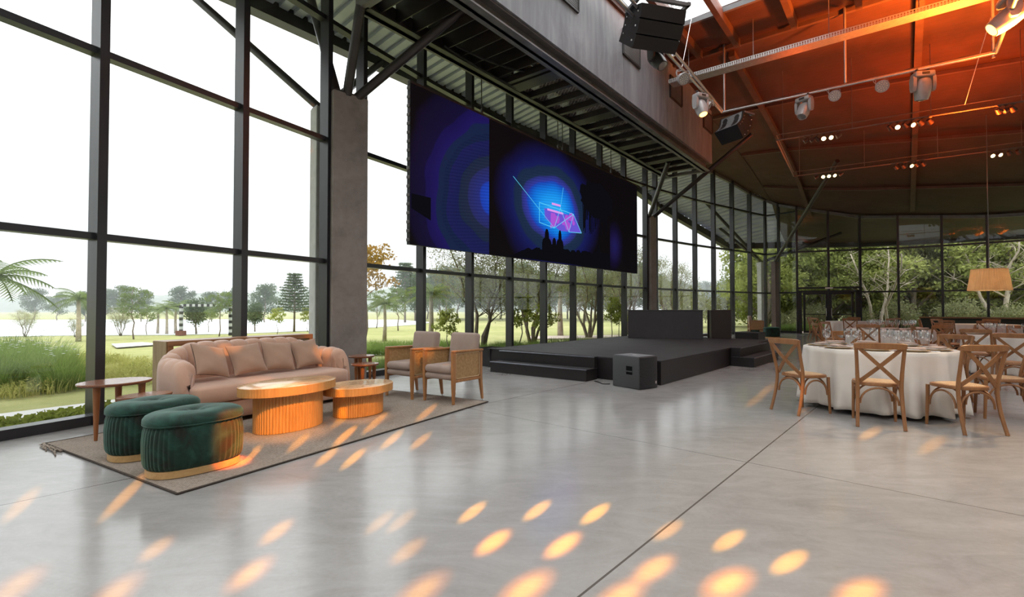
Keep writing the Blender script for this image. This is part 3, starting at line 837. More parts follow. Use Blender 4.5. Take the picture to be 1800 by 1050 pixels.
def dshape(inset, front, n=10):
    hw, dep, rc = SF_L / 2 - inset, SF_D - inset, 0.40 - inset * 0.5
    o = [(-hw + 0.06, front), (hw - 0.06, front), (hw - 0.015, front + 0.02), (hw, front + 0.07), (hw, dep - rc)]
    for i in range(1, n + 1):
        a = i / n * PI / 2; o.append((hw - rc + rc * math.cos(a), dep - rc + rc * math.sin(a)))
    for i in range(0, n + 1):
        a = PI / 2 + i / n * PI / 2; o.append((-hw + rc + rc * math.cos(a), dep - rc + rc * math.sin(a)))
    o += [(-hw, front + 0.07), (-hw + 0.015, front + 0.02)]
    return o
def cushion(o, z0, z1, r=0.03):
    def sc(o, k):
        cx = 0; cy = sum(y for x, y in o) / len(o)
        return [(x * (1 - k / 1.0), cy + (y - cy) * (1 - k / 0.42)) for x, y in o]
    R_ = []
    for z, k in ((z0, r), (z0 + r * .4, r * .3), (z0 + r, 0), (z1 - r, 0), (z1 - r * .4, r * .3), (z1, r)):
        R_.append([(x, y, z) for x, y in sc(o, k)])
    R_.append([(x, y, z1 + 0.012) for x, y in sc(o, r * 2.5)])
    return MB().rings(R_)
cushion(dshape(0.10, -0.035), 0.235, 0.415, 0.03).build('seat_cushion', M_['sofa'], sofa, smooth=True, auto=60)
cushion(dshape(0.04, 0.0), 0.04, 0.225, 0.015).build('base', M_['sofa'], sofa, smooth=True, auto=60)
for x in (-0.95, 0.95):
    for y in (0.1, 0.7): MB().lathe([(0.025, 0.0), (0.025, 0.05)], 10, c=(x, y, 0)).build('foot', M_['blackbox'], sofa)

# ---- pillows resting on the sofa
M_['pillow'] = fabric('sand_linen', (0.43, 0.275, 0.195), 0.9, 330, 0.35, 0.2, 0.08)
def pillow_mesh(w, h, t, seed):
    mb = MB(); n = 22; r_ = random.Random(seed); ph = [r_.random() * 6 for _ in range(4)]
    def P(i, j, s):
        u, v = lerp(-1, 1, i / n), lerp(-1, 1, j / n)
        k = (1 - abs(u) ** 2.4) ** 0.6 * (1 - abs(v) ** 2.4) ** 0.6 if abs(u) < 1 and abs(v) < 1 else 0
        pin = 1 - 0.075 * (1 - u * u) * abs(v) ** 3; pin2 = 1 - 0.075 * (1 - v * v) * abs(u) ** 3
        wr = 0.006 * math.sin(5 * u + ph[0] + 3 * v) * math.sin(4 * v + ph[1]) * k
        return (u * w / 2 * pin2, s * (t / 2 * k + wr + 0.004), v * h / 2 * pin)
    for s in (1, -1):
        vs = [P(i, j, s) for i in range(n + 1) for j in range(n + 1)]
        fs = []
        for i in range(n):
            for j in range(n):
                q = (i * (n + 1) + j, (i + 1) * (n + 1) + j, (i + 1) * (n + 1) + j + 1, i * (n + 1) + j + 1)
                fs.append(q if s < 0 else q[::-1])
        mb.add(vs, fs)
    return mb
pl_lab = ['sand linen throw pillow leaning at the left arm of the pink sofa', 'sand linen throw pillow, second from the left arm of the pink sofa',
          'sand linen throw pillow, third from the left arm of the pink sofa', 'sand linen throw pillow at the right end of the row on the pink sofa']
for k, (px, roll, lean, off) in enumerate(((-0.64, 0.24, -0.56, 0.33), (-0.20, -0.07, -0.52, 0.375), (0.21, 0.10, -0.50, 0.39), (0.63, -0.08, -0.48, 0.41))):
    pm = pillow_mesh(0.39, 0.385, 0.15, k)
    o = tag(pm.build('throw_pillow', M_['pillow'], None, smooth=True), pl_lab[k], 'pillow', 'throw pillows on the pink sofa')
    M = Matrix.Translation(sofa_c) @ Matrix.Rotation(RZ_L, 4, 'Z') @ Matrix.Translation((px, off, 0.632 + 0.02 * (k == 0))) @ Matrix.Rotation(-0.1 + 0.35 * (k == 0) * 1, 4, 'Z') @ Matrix.Rotation(lean, 4, 'X') @ Matrix.Rotation(roll, 4, 'Y')
    o.matrix_world = M

# ---- console frame behind the sofa
M_['walnut'] = wood('brown_oak', (0.20, 0.085, 0.032), (0.36, 0.17, 0.07), 0.35, 1.0, 0)
M_['oakside'] = wood('pale_oak_slats', (0.30, 0.20, 0.10), (0.46, 0.33, 0.18), 0.5, 1.0, 2)
con_o = Vector((-3.9, 5.57, 0)) - E2 * 0.02
con = thing('console_table', 'long brown wooden console table behind the pink sofa', 'table', con_o, RZ_L)
CL, CD, CH = 1.92, 0.34, 0.87
MB().rbox((CL / 2, CD / 2, CH - 0.03), (CL, CD, 0.06), 0.004, 1).build('top', M_['walnut'], con)
for x in (0.03, CL - 0.03):
    MB().rbox((x, CD / 2, (CH - 0.06) / 2), (0.06, CD, CH - 0.06), 0.004, 1).build('end_panel', M_['walnut'], con)
sl_ = MB()
for k in range(9): sl_.rbox((-0.006, 0.02 + CD * (k + 0.5) / 9 * 0.92, CH / 2), (0.012, CD / 9 * 0.86, CH - 0.004), 0.003, 1)
sl_.build('slatted_end', M_['oakside'], con)
MB().rbox((CL / 2, CD / 2, 0.12), (CL - 0.12, CD - 0.04, 0.04), 0.004, 1).build('shelf', M_['walnut'], con)

# ---- ottomans
def mat_velvet():
    t = NT('green_velvet'); c = t.coord()
    n = t.noise(c, 4.0, 4, 0.6, 1.4)
    lw = t.new('ShaderNodeLayerWeight'); lw.inputs[0].default_value = 0.35
    col = t.ramp(n, [(0.34, (0.012, 0.013, 0.009)), (0.46, (0.008, 0.028, 0.019)), (0.56, (0.012, 0.048, 0.034)), (0.70, (0.022, 0.080, 0.060))])
    return t.pbr(col, 0.62, 0, t.bump(t.noise(c, 160, 2), 0.12, 0.002), 0.25, sheen=0.35, sheen_tint=(0.35, 0.6, 0.5))
M_['velvet'] = mat_velvet()
M_['maple'] = wood('maple_plinth', (0.46, 0.27, 0.10), (0.62, 0.40, 0.18), 0.4, 1.0, 0)
def make_ottoman(label, loc, rz, grp=None):
    o = thing('ottoman', label, 'ottoman', loc, rz, grp)
    a, b = 0.335, 0.235; n = 288
    base = superell(a * 0.93, b * 0.92, 72, 2.5)
    MB().prism(base, 0.0, 0.052).build('plinth', M_['maple'], o, smooth=True, auto=40)
    rg = []
    for z, k in ((0.052, 0.90), (0.062, 0.955), (0.09, 0.985), (0.15, 1.0), (0.24, 1.005), (0.32, 0.985), (0.355, 0.955), (0.372, 0.92)):
        ring = []
        for j, (x, y) in enumerate(superell(a, b, n, 2.5)):
            pl = (0.5 + 0.5 * math.cos(2 * PI * j / n * 46 + 0.5 * math.sin(z * 9 + j * .3))) ** 0.6
            q = k - 0.022 * (1 - pl) * (1 if 0.06 < z < 0.36 else 0.6)
            ring.append((x * q, y * (k - 0.03 * (1 - pl)), z))
        rg.append(ring)
    MB().rings(rg).build('pleated_body', M_['velvet'], o, smooth=True, auto=75)
    rg = []
    prof = [(0.36, 0.92), (0.368, 0.975), (0.385, 1.0), (0.41, 0.995), (0.432, 0.95), (0.447, 0.86), (0.455, 0.72), (0.457, 0.55), (0.455, 0.38), (0.447, 0.22), (0.430, 0.09), (0.42, 0.02)]
    for z, k in prof:
        rg.append([(x * k, y * k, z + 0.004 * math.sin(3 * i * 2 * PI / 72 + k * 5) * (k < 0.8)) for i, (x, y) in enumerate(superell(a, b, 72, 2.4))])
    MB().rings(rg).build('seat_pad', M_['velvet'], o, smooth=True)
    pr = superell(a * 0.985, b * 0.985, 72, 2.4)
    MB().tube([(x, y, 0.374) for x, y in pr + pr[:1]], 0.006, 6, cap=False).build('piping', M_['velvet'], o, smooth=True)
    MB().sphere((0, 0, 0.424), (0.012, 0.012, 0.006), 10, 6).build('button', M_['velvet'], o, smooth=True)
    return o
ot = make_ottoman('oval green velvet ottoman at the front edge of the rug, nearest the camera', (-2.47, 3.83, 0.0165), R(50), 'green ottomans on the rug')
dup(ot, (-3.07, 4.22, 0.0165), R(52), 'oval green velvet ottoman half hidden behind the front one, beside the side tables', 'green ottomans on the rug')
q = at(1362, 595); dup(ot, (q.x, q.y + 0.25, 0.0), R(10), 'small green ottoman standing alone by the brown corner column')
q = at(1329, 586); dup(ot, (q.x, q.y, 0.0), R(-20), 'dark green ottoman far behind the stage, next to the wooden low table')

# ---- fluted oval coffee tables
M_['honey'] = wood('honey_ash', (0.50, 0.235, 0.065), (0.68, 0.36, 0.12), 0.38, 0.8, 2)
def mat_onyx():
    t = NT('polished_veneer_top'); c = t.coord('Object', (1, 3.2, 1), (0, 0, 0.4))
    n = t.noise(c, 2.6, 7, 0.62, 1.6)
    col = t.ramp(n, [(0.32, (0.42, 0.22, 0.09)), (0.5, (0.60, 0.38, 0.19)), (0.66, (0.70, 0.50, 0.30))])
    return t.pbr(col, 0.22, 0, None, 0.5, coat=0.3)
M_['onyx'] = mat_onyx()
def make_coffee(label, loc, rz, a, b, h, ba, bb, bx=0.0):
    o = thing('coffee_table', label, 'table', loc, rz, 'oval fluted coffee tables')
    n = 264
    def flute(a, b, k, N, n): 
        return [(x * (1 - k * (0.5 + 0.5 * math.cos(2 * PI * j / n * N)) ** 3), y * (1 - k * (0.5 + 0.5 * math.cos(2 * PI * j / n * N)) ** 3)) for j, (x, y) in enumerate(superell(a, b, n, 2.0))]
    rim = flute(a, b, 0.006, 88, 440); MB().prism(rim, h - 0.088, h - 0.004).build('fluted_rim', M_['honey'], o, smooth=True, auto=35)
    t = superell(a * 0.992, b * 0.992, 96, 2.0); rg = [[(x, y, h - 0.02) for x, y in t], [(x, y, h - 0.003) for x, y in t], [(x * .99, y * .99, h) for x, y in t]]
    MB().rings(rg).build('top', M_['onyx'], o, smooth=True, auto=40)
    bs = flute(ba, bb, 0.035, 66, 528)
    MB().prism([(x + bx, y) for x, y in bs], 0.0, h - 0.09).build('fluted_base', M_['honey'], o, smooth=True, auto=50)
    return o
make_coffee('taller honey wood oval coffee table with fluted base in front of the sofa', (-2.32, 5.12, 0.0165), RZ_L, 0.52, 0.33, 0.465, 0.37, 0.24)
make_coffee('lower honey wood oval coffee table tucked beside the taller one', (-1.80, 5.77, 0.0165), RZ_L - 0.1, 0.43, 0.32, 0.345, 0.31, 0.22)

# ---- small side tables
M_['mahog'] = wood('reddish_walnut', (0.16, 0.055, 0.025), (0.30, 0.115, 0.05), 0.25, 1.0, 0, coat=0.3)
M_['mahogleg'] = wood('walnut_leg', (0.22, 0.07, 0.022), (0.36, 0.14, 0.05), 0.35, 1.0, 2)
def make_side(label, loc, rz, a, b, h, legs, grp):
    o = thing('side_table', label, 'table', loc, rz, grp)
    t = superell(a, b, 64, 2.0)
    rg = [[(x * k, y * k, z) for x, y in t] for z, k in ((h - 0.028, 0.95), (h - 0.022, 0.985), (h - 0.012, 1.0), (h - 0.004, 0.998), (h, 0.985))]
    MB().rings(rg).build('top', M_['mahog'], o, smooth=True, auto=45)
    for x, y in legs:
        MB().lathe([(0.014, 0.0), (0.017, 0.06), (0.030, h - 0.06), (0.032, h - 0.028)], 14, c=(x, y, 0)).build('leg', M_['mahogleg'], o, smooth=True, auto=50)
    return o
g1 = 'nesting tables at the left arm of the sofa'; g2 = 'nesting tables at the right arm of the sofa'
make_side('larger oval walnut side table at the left arm, against the windows', (-3.86, 4.78, 0.0165), RZ_L, 0.30, 0.25, 0.525, ((-0.18, -0.09), (0.08, 0.15), (0.18, -0.10)), g1)
make_side('lower oval walnut side table tucked between sofa arm and rear green ottoman', (-3.42, 4.58, 0.0165), RZ_L, 0.22, 0.155, 0.43, ((-0.13, -0.05), (0.13, -0.05), (0.0, 0.09)), g1)
make_side('taller walnut side table between the sofa and the concrete column', (-2.34, 7.62, 0.0165), RZ_L, 0.2, 0.2, 0.50, ((-0.1, -0.08), (0.12, -0.06), (0.0, 0.12)), g2)
make_side('lower walnut side table in front of its taller twin near the armchair', (-2.14, 7.14, 0.0165), RZ_L, 0.2, 0.19, 0.43, ((-0.11, -0.07), (0.11, -0.07), (0.0, 0.12)), g2)

# ---- cane armchairs
M_['armfab'] = fabric('mauve_beige_tweed', (0.34, 0.255, 0.21), 0.9, 300, 0.4, 0.2, 0.12)
M_['armwood'] = wood('caramel_wood', (0.30, 0.13, 0.045), (0.46, 0.22, 0.085), 0.35, 1.0, 2)
def mat_cane():
    t = NT('woven_cane'); c = t.coord()
    sp = t.new('ShaderNodeSeparateXYZ'); t.link(c, sp.inputs[0])
    def ln(ax, st, w):
        x = t.math('ADD', sp.outputs[ax], 10.0)
        return t.math('GREATER_THAN', t.math('ABSOLUTE', t.math('ADD', t.math('MODULO', x, st), -st / 2)), st / 2 - w)
    k = t.math('MAXIMUM', ln('Z', 0.011, 0.0038), ln('Y', 0.011, 0.0034))
    n = t.noise(c, 30, 3)
    d = t.new('ShaderNodeBsdfPrincipled'); t.link(t.ramp(n, [(0.3, (0.36, 0.20, 0.08)), (0.7, (0.52, 0.33, 0.15))]), d.inputs['Base Color']); d.inputs['Roughness'].default_value = 0.5
    tr = t.new('ShaderNodeBsdfTransparent'); mx = t.new('ShaderNodeMixShader')
    t.link(k, mx.inputs[0]); t.link(tr.outputs[0], mx.inputs[1]); t.link(d.outputs[0], mx.inputs[2]); t.link(mx.outputs[0], t.out.inputs[0])
    return t.m
M_['cane'] = mat_cane()
M_['canebead'] = plain('pale_cane_bead', (0.55, 0.40, 0.24), 0.5)
def make_armchair(label, loc, rz, grp):
    o = thing('armchair', label, 'chair', loc, rz, grp)      # faces local +y
    W, D = 0.56, 0.56; hw = W / 2
    def pad(c, d, r, rx=0):
        return MB().rbox((0, 0, 0), d, r, 4, Matrix.Translation(c) @ Matrix.Rotation(rx, 4, 'X'))
    pad((0, 0.02, 0.345), (W - 0.06, D - 0.02, 0.08), 0.035).build('seat_base', M_['armfab'], o, smooth=True, auto=50)
    pad((0, 0.03, 0.435), (W - 0.07, D - 0.02, 0.105), 0.045).build('seat_cushion', M_['armfab'], o, smooth=True, auto=50)
    pad((0, -0.225, 0.665), (W - 0.075, 0.12, 0.46), 0.045, R(9)).build('back_cushion', M_['armfab'], o, smooth=True, auto=50)
    for s in (-1, 1):
        x = s * (hw - 0.018)
        leg = MB(); leg.rings([[(x - a_, 0.262 - b_, z), (x + a_, 0.262 - b_, z), (x + a_, 0.262 + b_, z), (x - a_, 0.262 + b_, z)] for z, a_, b_ in ((0.0, 0.013, 0.014), (0.30, 0.020, 0.025), (0.66, 0.020, 0.025))])
        leg.build('leg', M_['armwood'], o)
        leg = MB(); leg.rings([[(x - a_, y - b_, z), (x + a_, y - b_, z), (x + a_, y + b_, z), (x - a_, y + b_, z)] for z, a_, b_, y in ((0.0, 0.013, 0.014, -0.305), (0.30, 0.020, 0.022, -0.262), (0.645, 0.018, 0.02, -0.27))])
        lo_ = leg.build('leg', M_['armwood'], o)
        MB().lathe([(0.009, -0.0165), (0.009, 0.001)], 10, c=(x, -0.305, 0)).build('glide', M_['chrome'], lo_)
        MB().rbox((x, 0.0, 0.672), (0.05, D + 0.03, 0.028), 0.008, 2, Matrix.Rotation(R(1.0), 4, 'X')).build('armrest', M_['armwood'], o, smooth=True, auto=40)
        MB().rbox((x, 0, 0.295), (0.036, D - 0.07, 0.036), 0.005, 1).build('side_rail', M_['armwood'], o)
        MB().box((x, 0.0, 0.485), (0.006, D - 0.085, 0.345)).build('cane_panel', M_['cane'], o)
        bd = MB(); y0, y1, z0, z1, r_ = -0.232, 0.232, 0.325, 0.648, 0.03
        lp = []
        for cy_, cz_, a0 in ((y1 - r_, z1 - r_, 0), (y0 + r_, z1 - r_, 90), (y0 + r_, z0 + r_, 180), (y1 - r_, z0 + r_, 270)):
            for k in range(5):
                aa = R(a0 + k * 22.5); lp.append((x + s * 0.012, cy_ + r_ * math.cos(aa), cz_ + r_ * math.sin(aa)))
        bd.tube(lp + lp[:1], 0.0055, 6, cap=False); bd.build('panel_bead', M_['canebead'], o, smooth=True)
    MB().rbox((0, -0.262, 0.295), (W - 0.06, 0.03, 0.036), 0.005, 1).build('back_rail', M_['armwood'], o)
    MB().rbox((0, -0.275, 0.56), (W - 0.05, 0.02, 0.045), 0.005, 1).build('back_rail', M_['armwood'], o)
    return o
rzA = face_rz(-0.6, -0.8)
gA = 'cane sided armchairs at the end of the rug'
ac = make_armchair('cane sided armchair in front, its right legs at the rug corner', (-0.80, 6.63, 0.0165), rzA, gA)
dup(ac, (-1.40, 6.99, 0.0165), rzA, 'cane sided armchair half hidden behind its twin, closer to the windows', gA)
q = at(1313, 590); dup(ac, (q.x + 0.1, q.y - 0.6, 0.0165), face_rz(0.95, -0.3), 'cane sided armchair far behind the stage, next to the far right steps')
q = at(1338, 592); lt = thing('low_table', 'small low wooden table beside the distant armchair', 'table', (q.x + 0.45, q.y + 0.2, 0), R(20))
MB().rbox((0, 0, 0.24), (0.7, 0.4, 0.05), 0.01, 2).build('top', M_['honey'], lt)
for sx in (-0.28, 0.28): MB().rbox((sx, 0, 0.11), (0.05, 0.34, 0.215), 0.01, 1).build('leg', M_['honey'], lt)
# ------------------------------------------------------------------ stage, steps, booth, subwoofer
SA = R(40.8)
SU = Vector((math.sin(SA), math.cos(SA), 0)); SV = Vector((math.cos(SA), -math.sin(SA), 0))
RZ_S = PI / 2 - SA - PI / 2                       # local y along SU, local x along SV
SC = Vector((2.41, 7.93, 0))                      # front right corner of the stage
def sp_(u, v, z=0): return SC + SU * u + SV * v + Vector((0, 0, z))
def mat_stage():
    t = NT('charcoal_stage_carpet'); c = t.coord()
    n = t.noise(c, 2.2, 5); n2 = t.noise(c, 120, 2)
    col = t.ramp(n, [(0.3, (0.026, 0.0245, 0.026)), (0.7, (0.040, 0.038, 0.040))])
    return t.pbr(col, 0.7, 0, t.bump(n2, 0.2, 0.003), 0.35)
M_['stage'] = mat_stage()
M_['riser'] = plain('black_riser_board', (0.014, 0.011, 0.011), 0.45, 0, 0.4, 0.2, 5)
M_['nosing'] = plain('step_edge_strip', (0.20, 0.21, 0.25), 0.3, 0.7, 0.5, 0.1, 20)
ST_L, ST_W, ST_H = 7.0, 3.85, 0.395
st = thing('stage', 'low black carpeted stage platform under the hanging screen', 'stage', SC, RZ_S)
for k, (u0, u1) in enumerate(((0.0, 3.45), (3.45, ST_L))):
    MB().rbox((-ST_W / 2, (u0 + u1) / 2, ST_H - 0.012), (ST_W, u1 - u0 - 0.003, 0.024), 0.004, 1).build('deck', M_['stage'], st)
MB().box((-ST_W / 2, ST_L / 2, (ST_H - 0.024) / 2), (ST_W - 0.01, ST_L - 0.01, ST_H - 0.024)).build('skirt', M_['riser'], st)
def make_steps(label, o, rz, width, d1, d2):
    s = thing('steps', label, 'steps', o, rz, 'black two-step stage stairs')     # local x along the width, local -y outwards
    MB().box((width / 2, -d1 / 2, 0.095), (width, d1, 0.19)).build('lower_step', M_['riser'], s)
    MB().box((width / 2, -d2 / 2, 0.29), (width, d2, 0.20)).build('upper_step', M_['riser'], s)
    MB().rbox((width / 2, -d1 / 2 - 0.005, 0.196), (width + 0.02, d1 + 0.01, 0.014), 0.003, 1).build('lower_tread', M_['stage'], s)
    MB().rbox((width / 2, -d2 / 2 - 0.005, 0.392), (width + 0.01, d2 + 0.01, 0.012), 0.003, 1).build('upper_tread', M_['stage'], s)
    e = MB(); e.rbox((width / 2, -d1 - 0.011, 0.198), (width + 0.02, 0.014, 0.02), 0.003, 1)
    e.rbox((width / 2, -d2 - 0.011, 0.392), (width + 0.01, 0.014, 0.018), 0.003, 1)
    e.build('edge_strip', M_['nosing'], s)
    return s
# left steps on the front face, right steps on the right face
q0 = at(861, 653.6); q1 = at(1011, 669.5)
make_steps('black two-step stairs at the left front of the stage', q0 + SU * 0.385 , math.atan2((q1 - q0).y, (q1 - q0).x), (q1 - q0).length + 0.2, 0.385, 0.10)
make_steps('black two-step stairs on the right side of the stage', sp_(3.55, 0.004), PI / 2 - SA, 2.1, 0.47, 0.20)
bx = thing('riser_box', 'low black riser box beyond the far right end of the stage', 'box', at(1316, 605) + SU * 0.2, PI / 2 - SA)
MB().rbox((0, 0, 0.195), (0.9, 0.75, 0.39), 0.006, 1).build('body', M_['riser'], bx)
MB().rbox((0, 0, 0.397), (0.92, 0.77, 0.014), 0.004, 1).build('tread', M_['stage'], bx)
bx = thing('planter_box', 'black box standing by the windows left of the stage', 'box', at(861, 645) + SU * 0.16 - SV * 0.12, RZ_S)
MB().rings([[(x * k, y * k, z) for x, y in ((-0.18, -0.22), (0.18, -0.22), (0.18, 0.22), (-0.18, 0.22))] for z, k in ((0, 0.86), (0.40, 1.0), (0.40, 0.93), (0.36, 0.93))]).build('tub', M_['blackbox'], bx)
MB().box((0, 0, 0.37), (0.31, 0.38, 0.01)).build('lid', M_['stage'], bx)

# booth on the stage
b0 = at(1104, 594.3, ST_H); b1 = at(1240, 597.0, ST_H)
rzb = math.atan2((b1 - b0).y, (b1 - b0).x)
bt = thing('booth_counter', 'wide charcoal booth panel standing on the back of the stage', 'booth', b0, rzb)
w = (b1 - b0).length - 0.06
M_['booth'] = plain('charcoal_laminate', (0.042, 0.038, 0.040), 0.5, 0, 0.4, 0.1, 3)
M_['booth2'] = plain('brown_black_laminate', (0.030, 0.020, 0.016), 0.4, 0, 0.4, 0.15, 3)
MB().rbox((w / 2, 0.3, 0.395), (w, 0.6, 0.79), 0.006, 1).build('body', M_['booth'], bt)
MB().rbox((w / 2, 0.3, 0.795), (w + 0.03, 0.63, 0.02), 0.004, 1).build('top', M_['booth'], bt)
b2 = at(1254.6, 596.5, ST_H) ; b3 = at(1291, 597, ST_H); b2 += Vector((0.05, 0.28, 0)); b3 += Vector((0.05, 0.28, 0))
bt = thing('booth_cabinet', 'narrower dark brown booth cabinet right of the wide charcoal one', 'booth', b2, math.atan2((b3 - b2).y, (b3 - b2).x))
w = (b3 - b2).length
MB().rbox((w / 2, 0.3, 0.395), (w, 0.6, 0.79), 0.006, 1).build('body', M_['booth2'], bt)
MB().rbox((w / 2, 0.3, 0.795), (w + 0.02, 0.62, 0.02), 0.004, 1).build('top', M_['booth2'], bt)
p_ = MB()
p_.rbox((-0.035, 0.3, 0.40), (0.05, 0.05, 0.80), 0.004, 1)
p_.build('post', M_['booth2'], bt)

# subwoofer in front of the stage
s0 = at(1071, 679.5); s1 = at(1123.5, 686); s2 = at(1158, 681.5)
ex = (s2 - s1); ex.normalize(); rzs = math.atan2(ex.y, ex.x)
SWW, SWD, SWH = 0.44, 0.54, 0.50
sw = thing('subwoofer', 'black subwoofer loudspeaker cabinet on the floor at the stage corner', 'loudspeaker', s1, rzs)   # local x along the grille, local y back along the side
sw.rotation_euler = (0, 0, R(36))
M_['sub'] = plain('black_textured_paint', (0.048, 0.048, 0.050), 0.42, 0, 0.5, 0.1, 60, 0.15)
M_['subtop'] = plain('paler_grey_top', (0.20, 0.20, 0.21), 0.4, 0, 0.5, 0.15, 9)  # flat grey, paler than the cabinet paint
body = MB()
body.rbox((SWW / 2 + 0.0, SWD / 2, SWH / 2), (SWW, SWD, SWH), 0.018, 3)
body.build('cabinet', M_['sub'], sw, smooth=True, auto=40)
def mat_grille():
    t = NT('perforated_black_grille'); c = t.coord()
    v = t.new('ShaderNodeTexVoronoi'); v.inputs['Scale'].default_value = 130; t.link(c, v.inputs['Vector'])
    col = t.ramp(v.outputs['Distance'], [(0.3, (0.004, 0.004, 0.004)), (0.45, (0.035, 0.033, 0.034))])
    return t.pbr(col, 0.5, 0.3, None, 0.4)
M_['grille'] = mat_grille()
# grille: gently bowed front
rgs = []
for z in (0.012, SWH - 0.012):
    rgs.append([(lerp(0.012, SWW - 0.012, k / 12), -0.006 - 0.03 * math.sin(PI * k / 12) ** 0.6, z) for k in range(13)] + [(SWW - 0.012, 0.01, z), (0.012, 0.01, z)])
g = MB(); g.rings(rgs); g.build('grille', M_['grille'], sw, smooth=True, auto=40)
MB().rbox((0.37, -0.025, 0.09), (0.03, 0.012, 0.04), 0.003, 1).build('badge', M_['chrome'], sw)
HY = 0.19
MB().rbox((-0.001, HY, 0.28), (0.006, 0.155, 0.155), 0.003, 1).build('handle_rim', M_['sub'], sw)
MB().rbox((-0.004, HY, 0.28), (0.006, 0.125, 0.13), 0.003, 1).build('handle_shade_slab', plain('handle_shade_black', (0.003, 0.003, 0.003), 0.8, 0, 0.1), sw)  # flush slab, recess shade painted in as near-black
MB().rbox((-0.009, HY, 0.265), (0.010, 0.12, 0.018), 0.004, 2).build('handle', M_['sub'], sw)
tp = MB(); tp.rbox((SWW / 2, SWD / 2, SWH + 0.0015), (SWW - 0.05, SWD - 0.05, 0.003), 0.001, 1); tp.build('top_panel', M_['subtop'], sw)
MB().lathe([(0.035, SWH + 0.003), (0.035, SWH + 0.006), (0.022, SWH + 0.006), (0.020, SWH + 0.0035)], 20, c=(SWW / 2, SWD / 2, 0)).build('pole_socket', M_['chrome'], sw, smooth=True, auto=40)
cb = tag(MB().tube(bez(at(1045, 671) + Vector((0, 0, .008)), at(1062, 674) + Vector((0, 0, .008)), at(1050, 677) + Vector((0, 0, .008)), at(1072, 676) + Vector((0, 0, .008)), 14), 0.008, 6).build('audio_cable', M_['black'], None, smooth=True), 'thin black cable lying on the floor beside the subwoofer', 'cable')

# ------------------------------------------------------------------ LED screen hung from the gantry
S0, S1, ZB, ZT = 1.02, 10.40, 2.37, 5.22
scr = thing('led_screen', 'huge hanging LED wall showing a blue light show', 'screen', gp(S0, -0.02, ZB), PI / 2 - _a)   # local x along the gantry, local -y to the hall
SL_, SH_ = S1 - S0, ZT - ZB
M_['scrback'] = plain('screen_cabinet_black', (0.012, 0.012, 0.013), 0.5)
MB().rbox((SL_ / 2, 0.055, SH_ / 2), (SL_, 0.09, SH_), 0.006, 1).build('cabinet', M_['scrback'], scr)
for k in range(18): MB().rbox((-0.012, 0.05, SH_ * (k + 0.5) / 18), (0.03, 0.07, 0.055), 0.006, 1).build('edge_latch', M_['vent'], scr)
tb = MB(); tb.bar((0, 0.05, SH_ + 0.03), (SL_, 0.05, SH_ + 0.03), 0.07, 0.05); tb.build('top_rail', M_['steel'], scr)
def mat_screen(name, centre, rad, bands, ncol=2.2, stretch=(1, 1), amp=0.22, hatch=0.0, extra=None):
    t = NT(name); c = t.coord('Object')
    sp = t.new('ShaderNodeSeparateXYZ'); t.link(c, sp.inputs[0])
    dx = t.math('MULTIPLY', t.math('SUBTRACT', sp.outputs['X'], centre[0]), 1 / (rad * stretch[0]))
    dz = t.math('MULTIPLY', t.math('SUBTRACT', sp.outputs['Z'], centre[1]), 1 / (rad * stretch[1]))
    d = t.math('SQRT', t.math('ADD', t.math('MULTIPLY', dx, dx), t.math('MULTIPLY', dz, dz)))
    n = t.noise(c, ncol, 2, 0.4)
    d = t.math('ADD', d, t.math('MULTIPLY', t.math('ADD', n, -0.5), amp))
    col = t.ramp(d, bands)
    if hatch:
        w = t.wave(t.coord('Object', (1, 1, 1), (0, 0.12, 0)), 5.0, 0.2, 'Z')
        col = t.mix(t.math('MULTIPLY', t.math('MULTIPLY', w, t.math('LESS_THAN', d, 0.62)), hatch), col, (0.0, 0.0, 0.02), 'MIX')
    e_ = t.new('ShaderNodeEmission'); t.link(col, e_.inputs[0]); e_.inputs[1].default_value = 1.0
    gl = t.new('ShaderNodeBsdfGlossy'); gl.inputs['Roughness'].default_value = 0.45; gl.inputs[0].default_value = (0.006, 0.006, 0.006, 1)
    ad = t.new('ShaderNodeAddShader'); t.link(e_.outputs[0], ad.inputs[0]); t.link(gl.outputs[0], ad.inputs[1]); t.link(ad.outputs[0], t.out.inputs[0])
    return t.m
K = (0.004, 0.003, 0.004)
XA, XB = 3.11 - S0, 8.5 - S0
left = [(0.00, (0.012, 0.075, 0.55)), (0.14, (0.014, 0.05, 0.42)), (0.16, (0.022, 0.03, 0.19)), (0.30, (0.022, 0.026, 0.12)), (0.31, (0.016, 0.024, 0.055)), (0.41, (0.012, 0.022, 0.05)), (0.42, (0.010, 0.014, 0.075)),
        (0.56, (0.012, 0.014, 0.085)), (0.57, (0.008, 0.017, 0.055)), (0.68, (0.008, 0.016, 0.055)), (0.69, (0.012, 0.008, 0.09)), (0.80, (0.009, 0.006, 0.06)), (0.81, (0.007, 0.005, 0.03)), (0.95, (0.006, 0.004, 0.018)), (1.0, K)]
MB().box((XA / 2, 0.006, SH_ / 2), (XA, 0.008, SH_)).build('display_panel', mat_screen('screen_left_picture', (XA + 0.10, 1.12), 2.35, left, 0.55, (1, 0.95), 0.42, 0.25), scr)
mid = [(0.00, (0.04, 0.46, 1.0)), (0.22, (0.012, 0.33, 0.92)), (0.36, (0.006, 0.17, 0.72)), (0.44, (0.012, 0.065, 0.48)), (0.46, (0.035, 0.045, 0.34)), (0.53, (0.025, 0.032, 0.18)), (0.545, (0.014, 0.030, 0.070)), (0.66, (0.010, 0.022, 0.055)), (0.70, (0.008, 0.012, 0.09)), (0.84, (0.006, 0.006, 0.05)), (0.94, (0.005, 0.004, 0.018)), (1.0, K)]
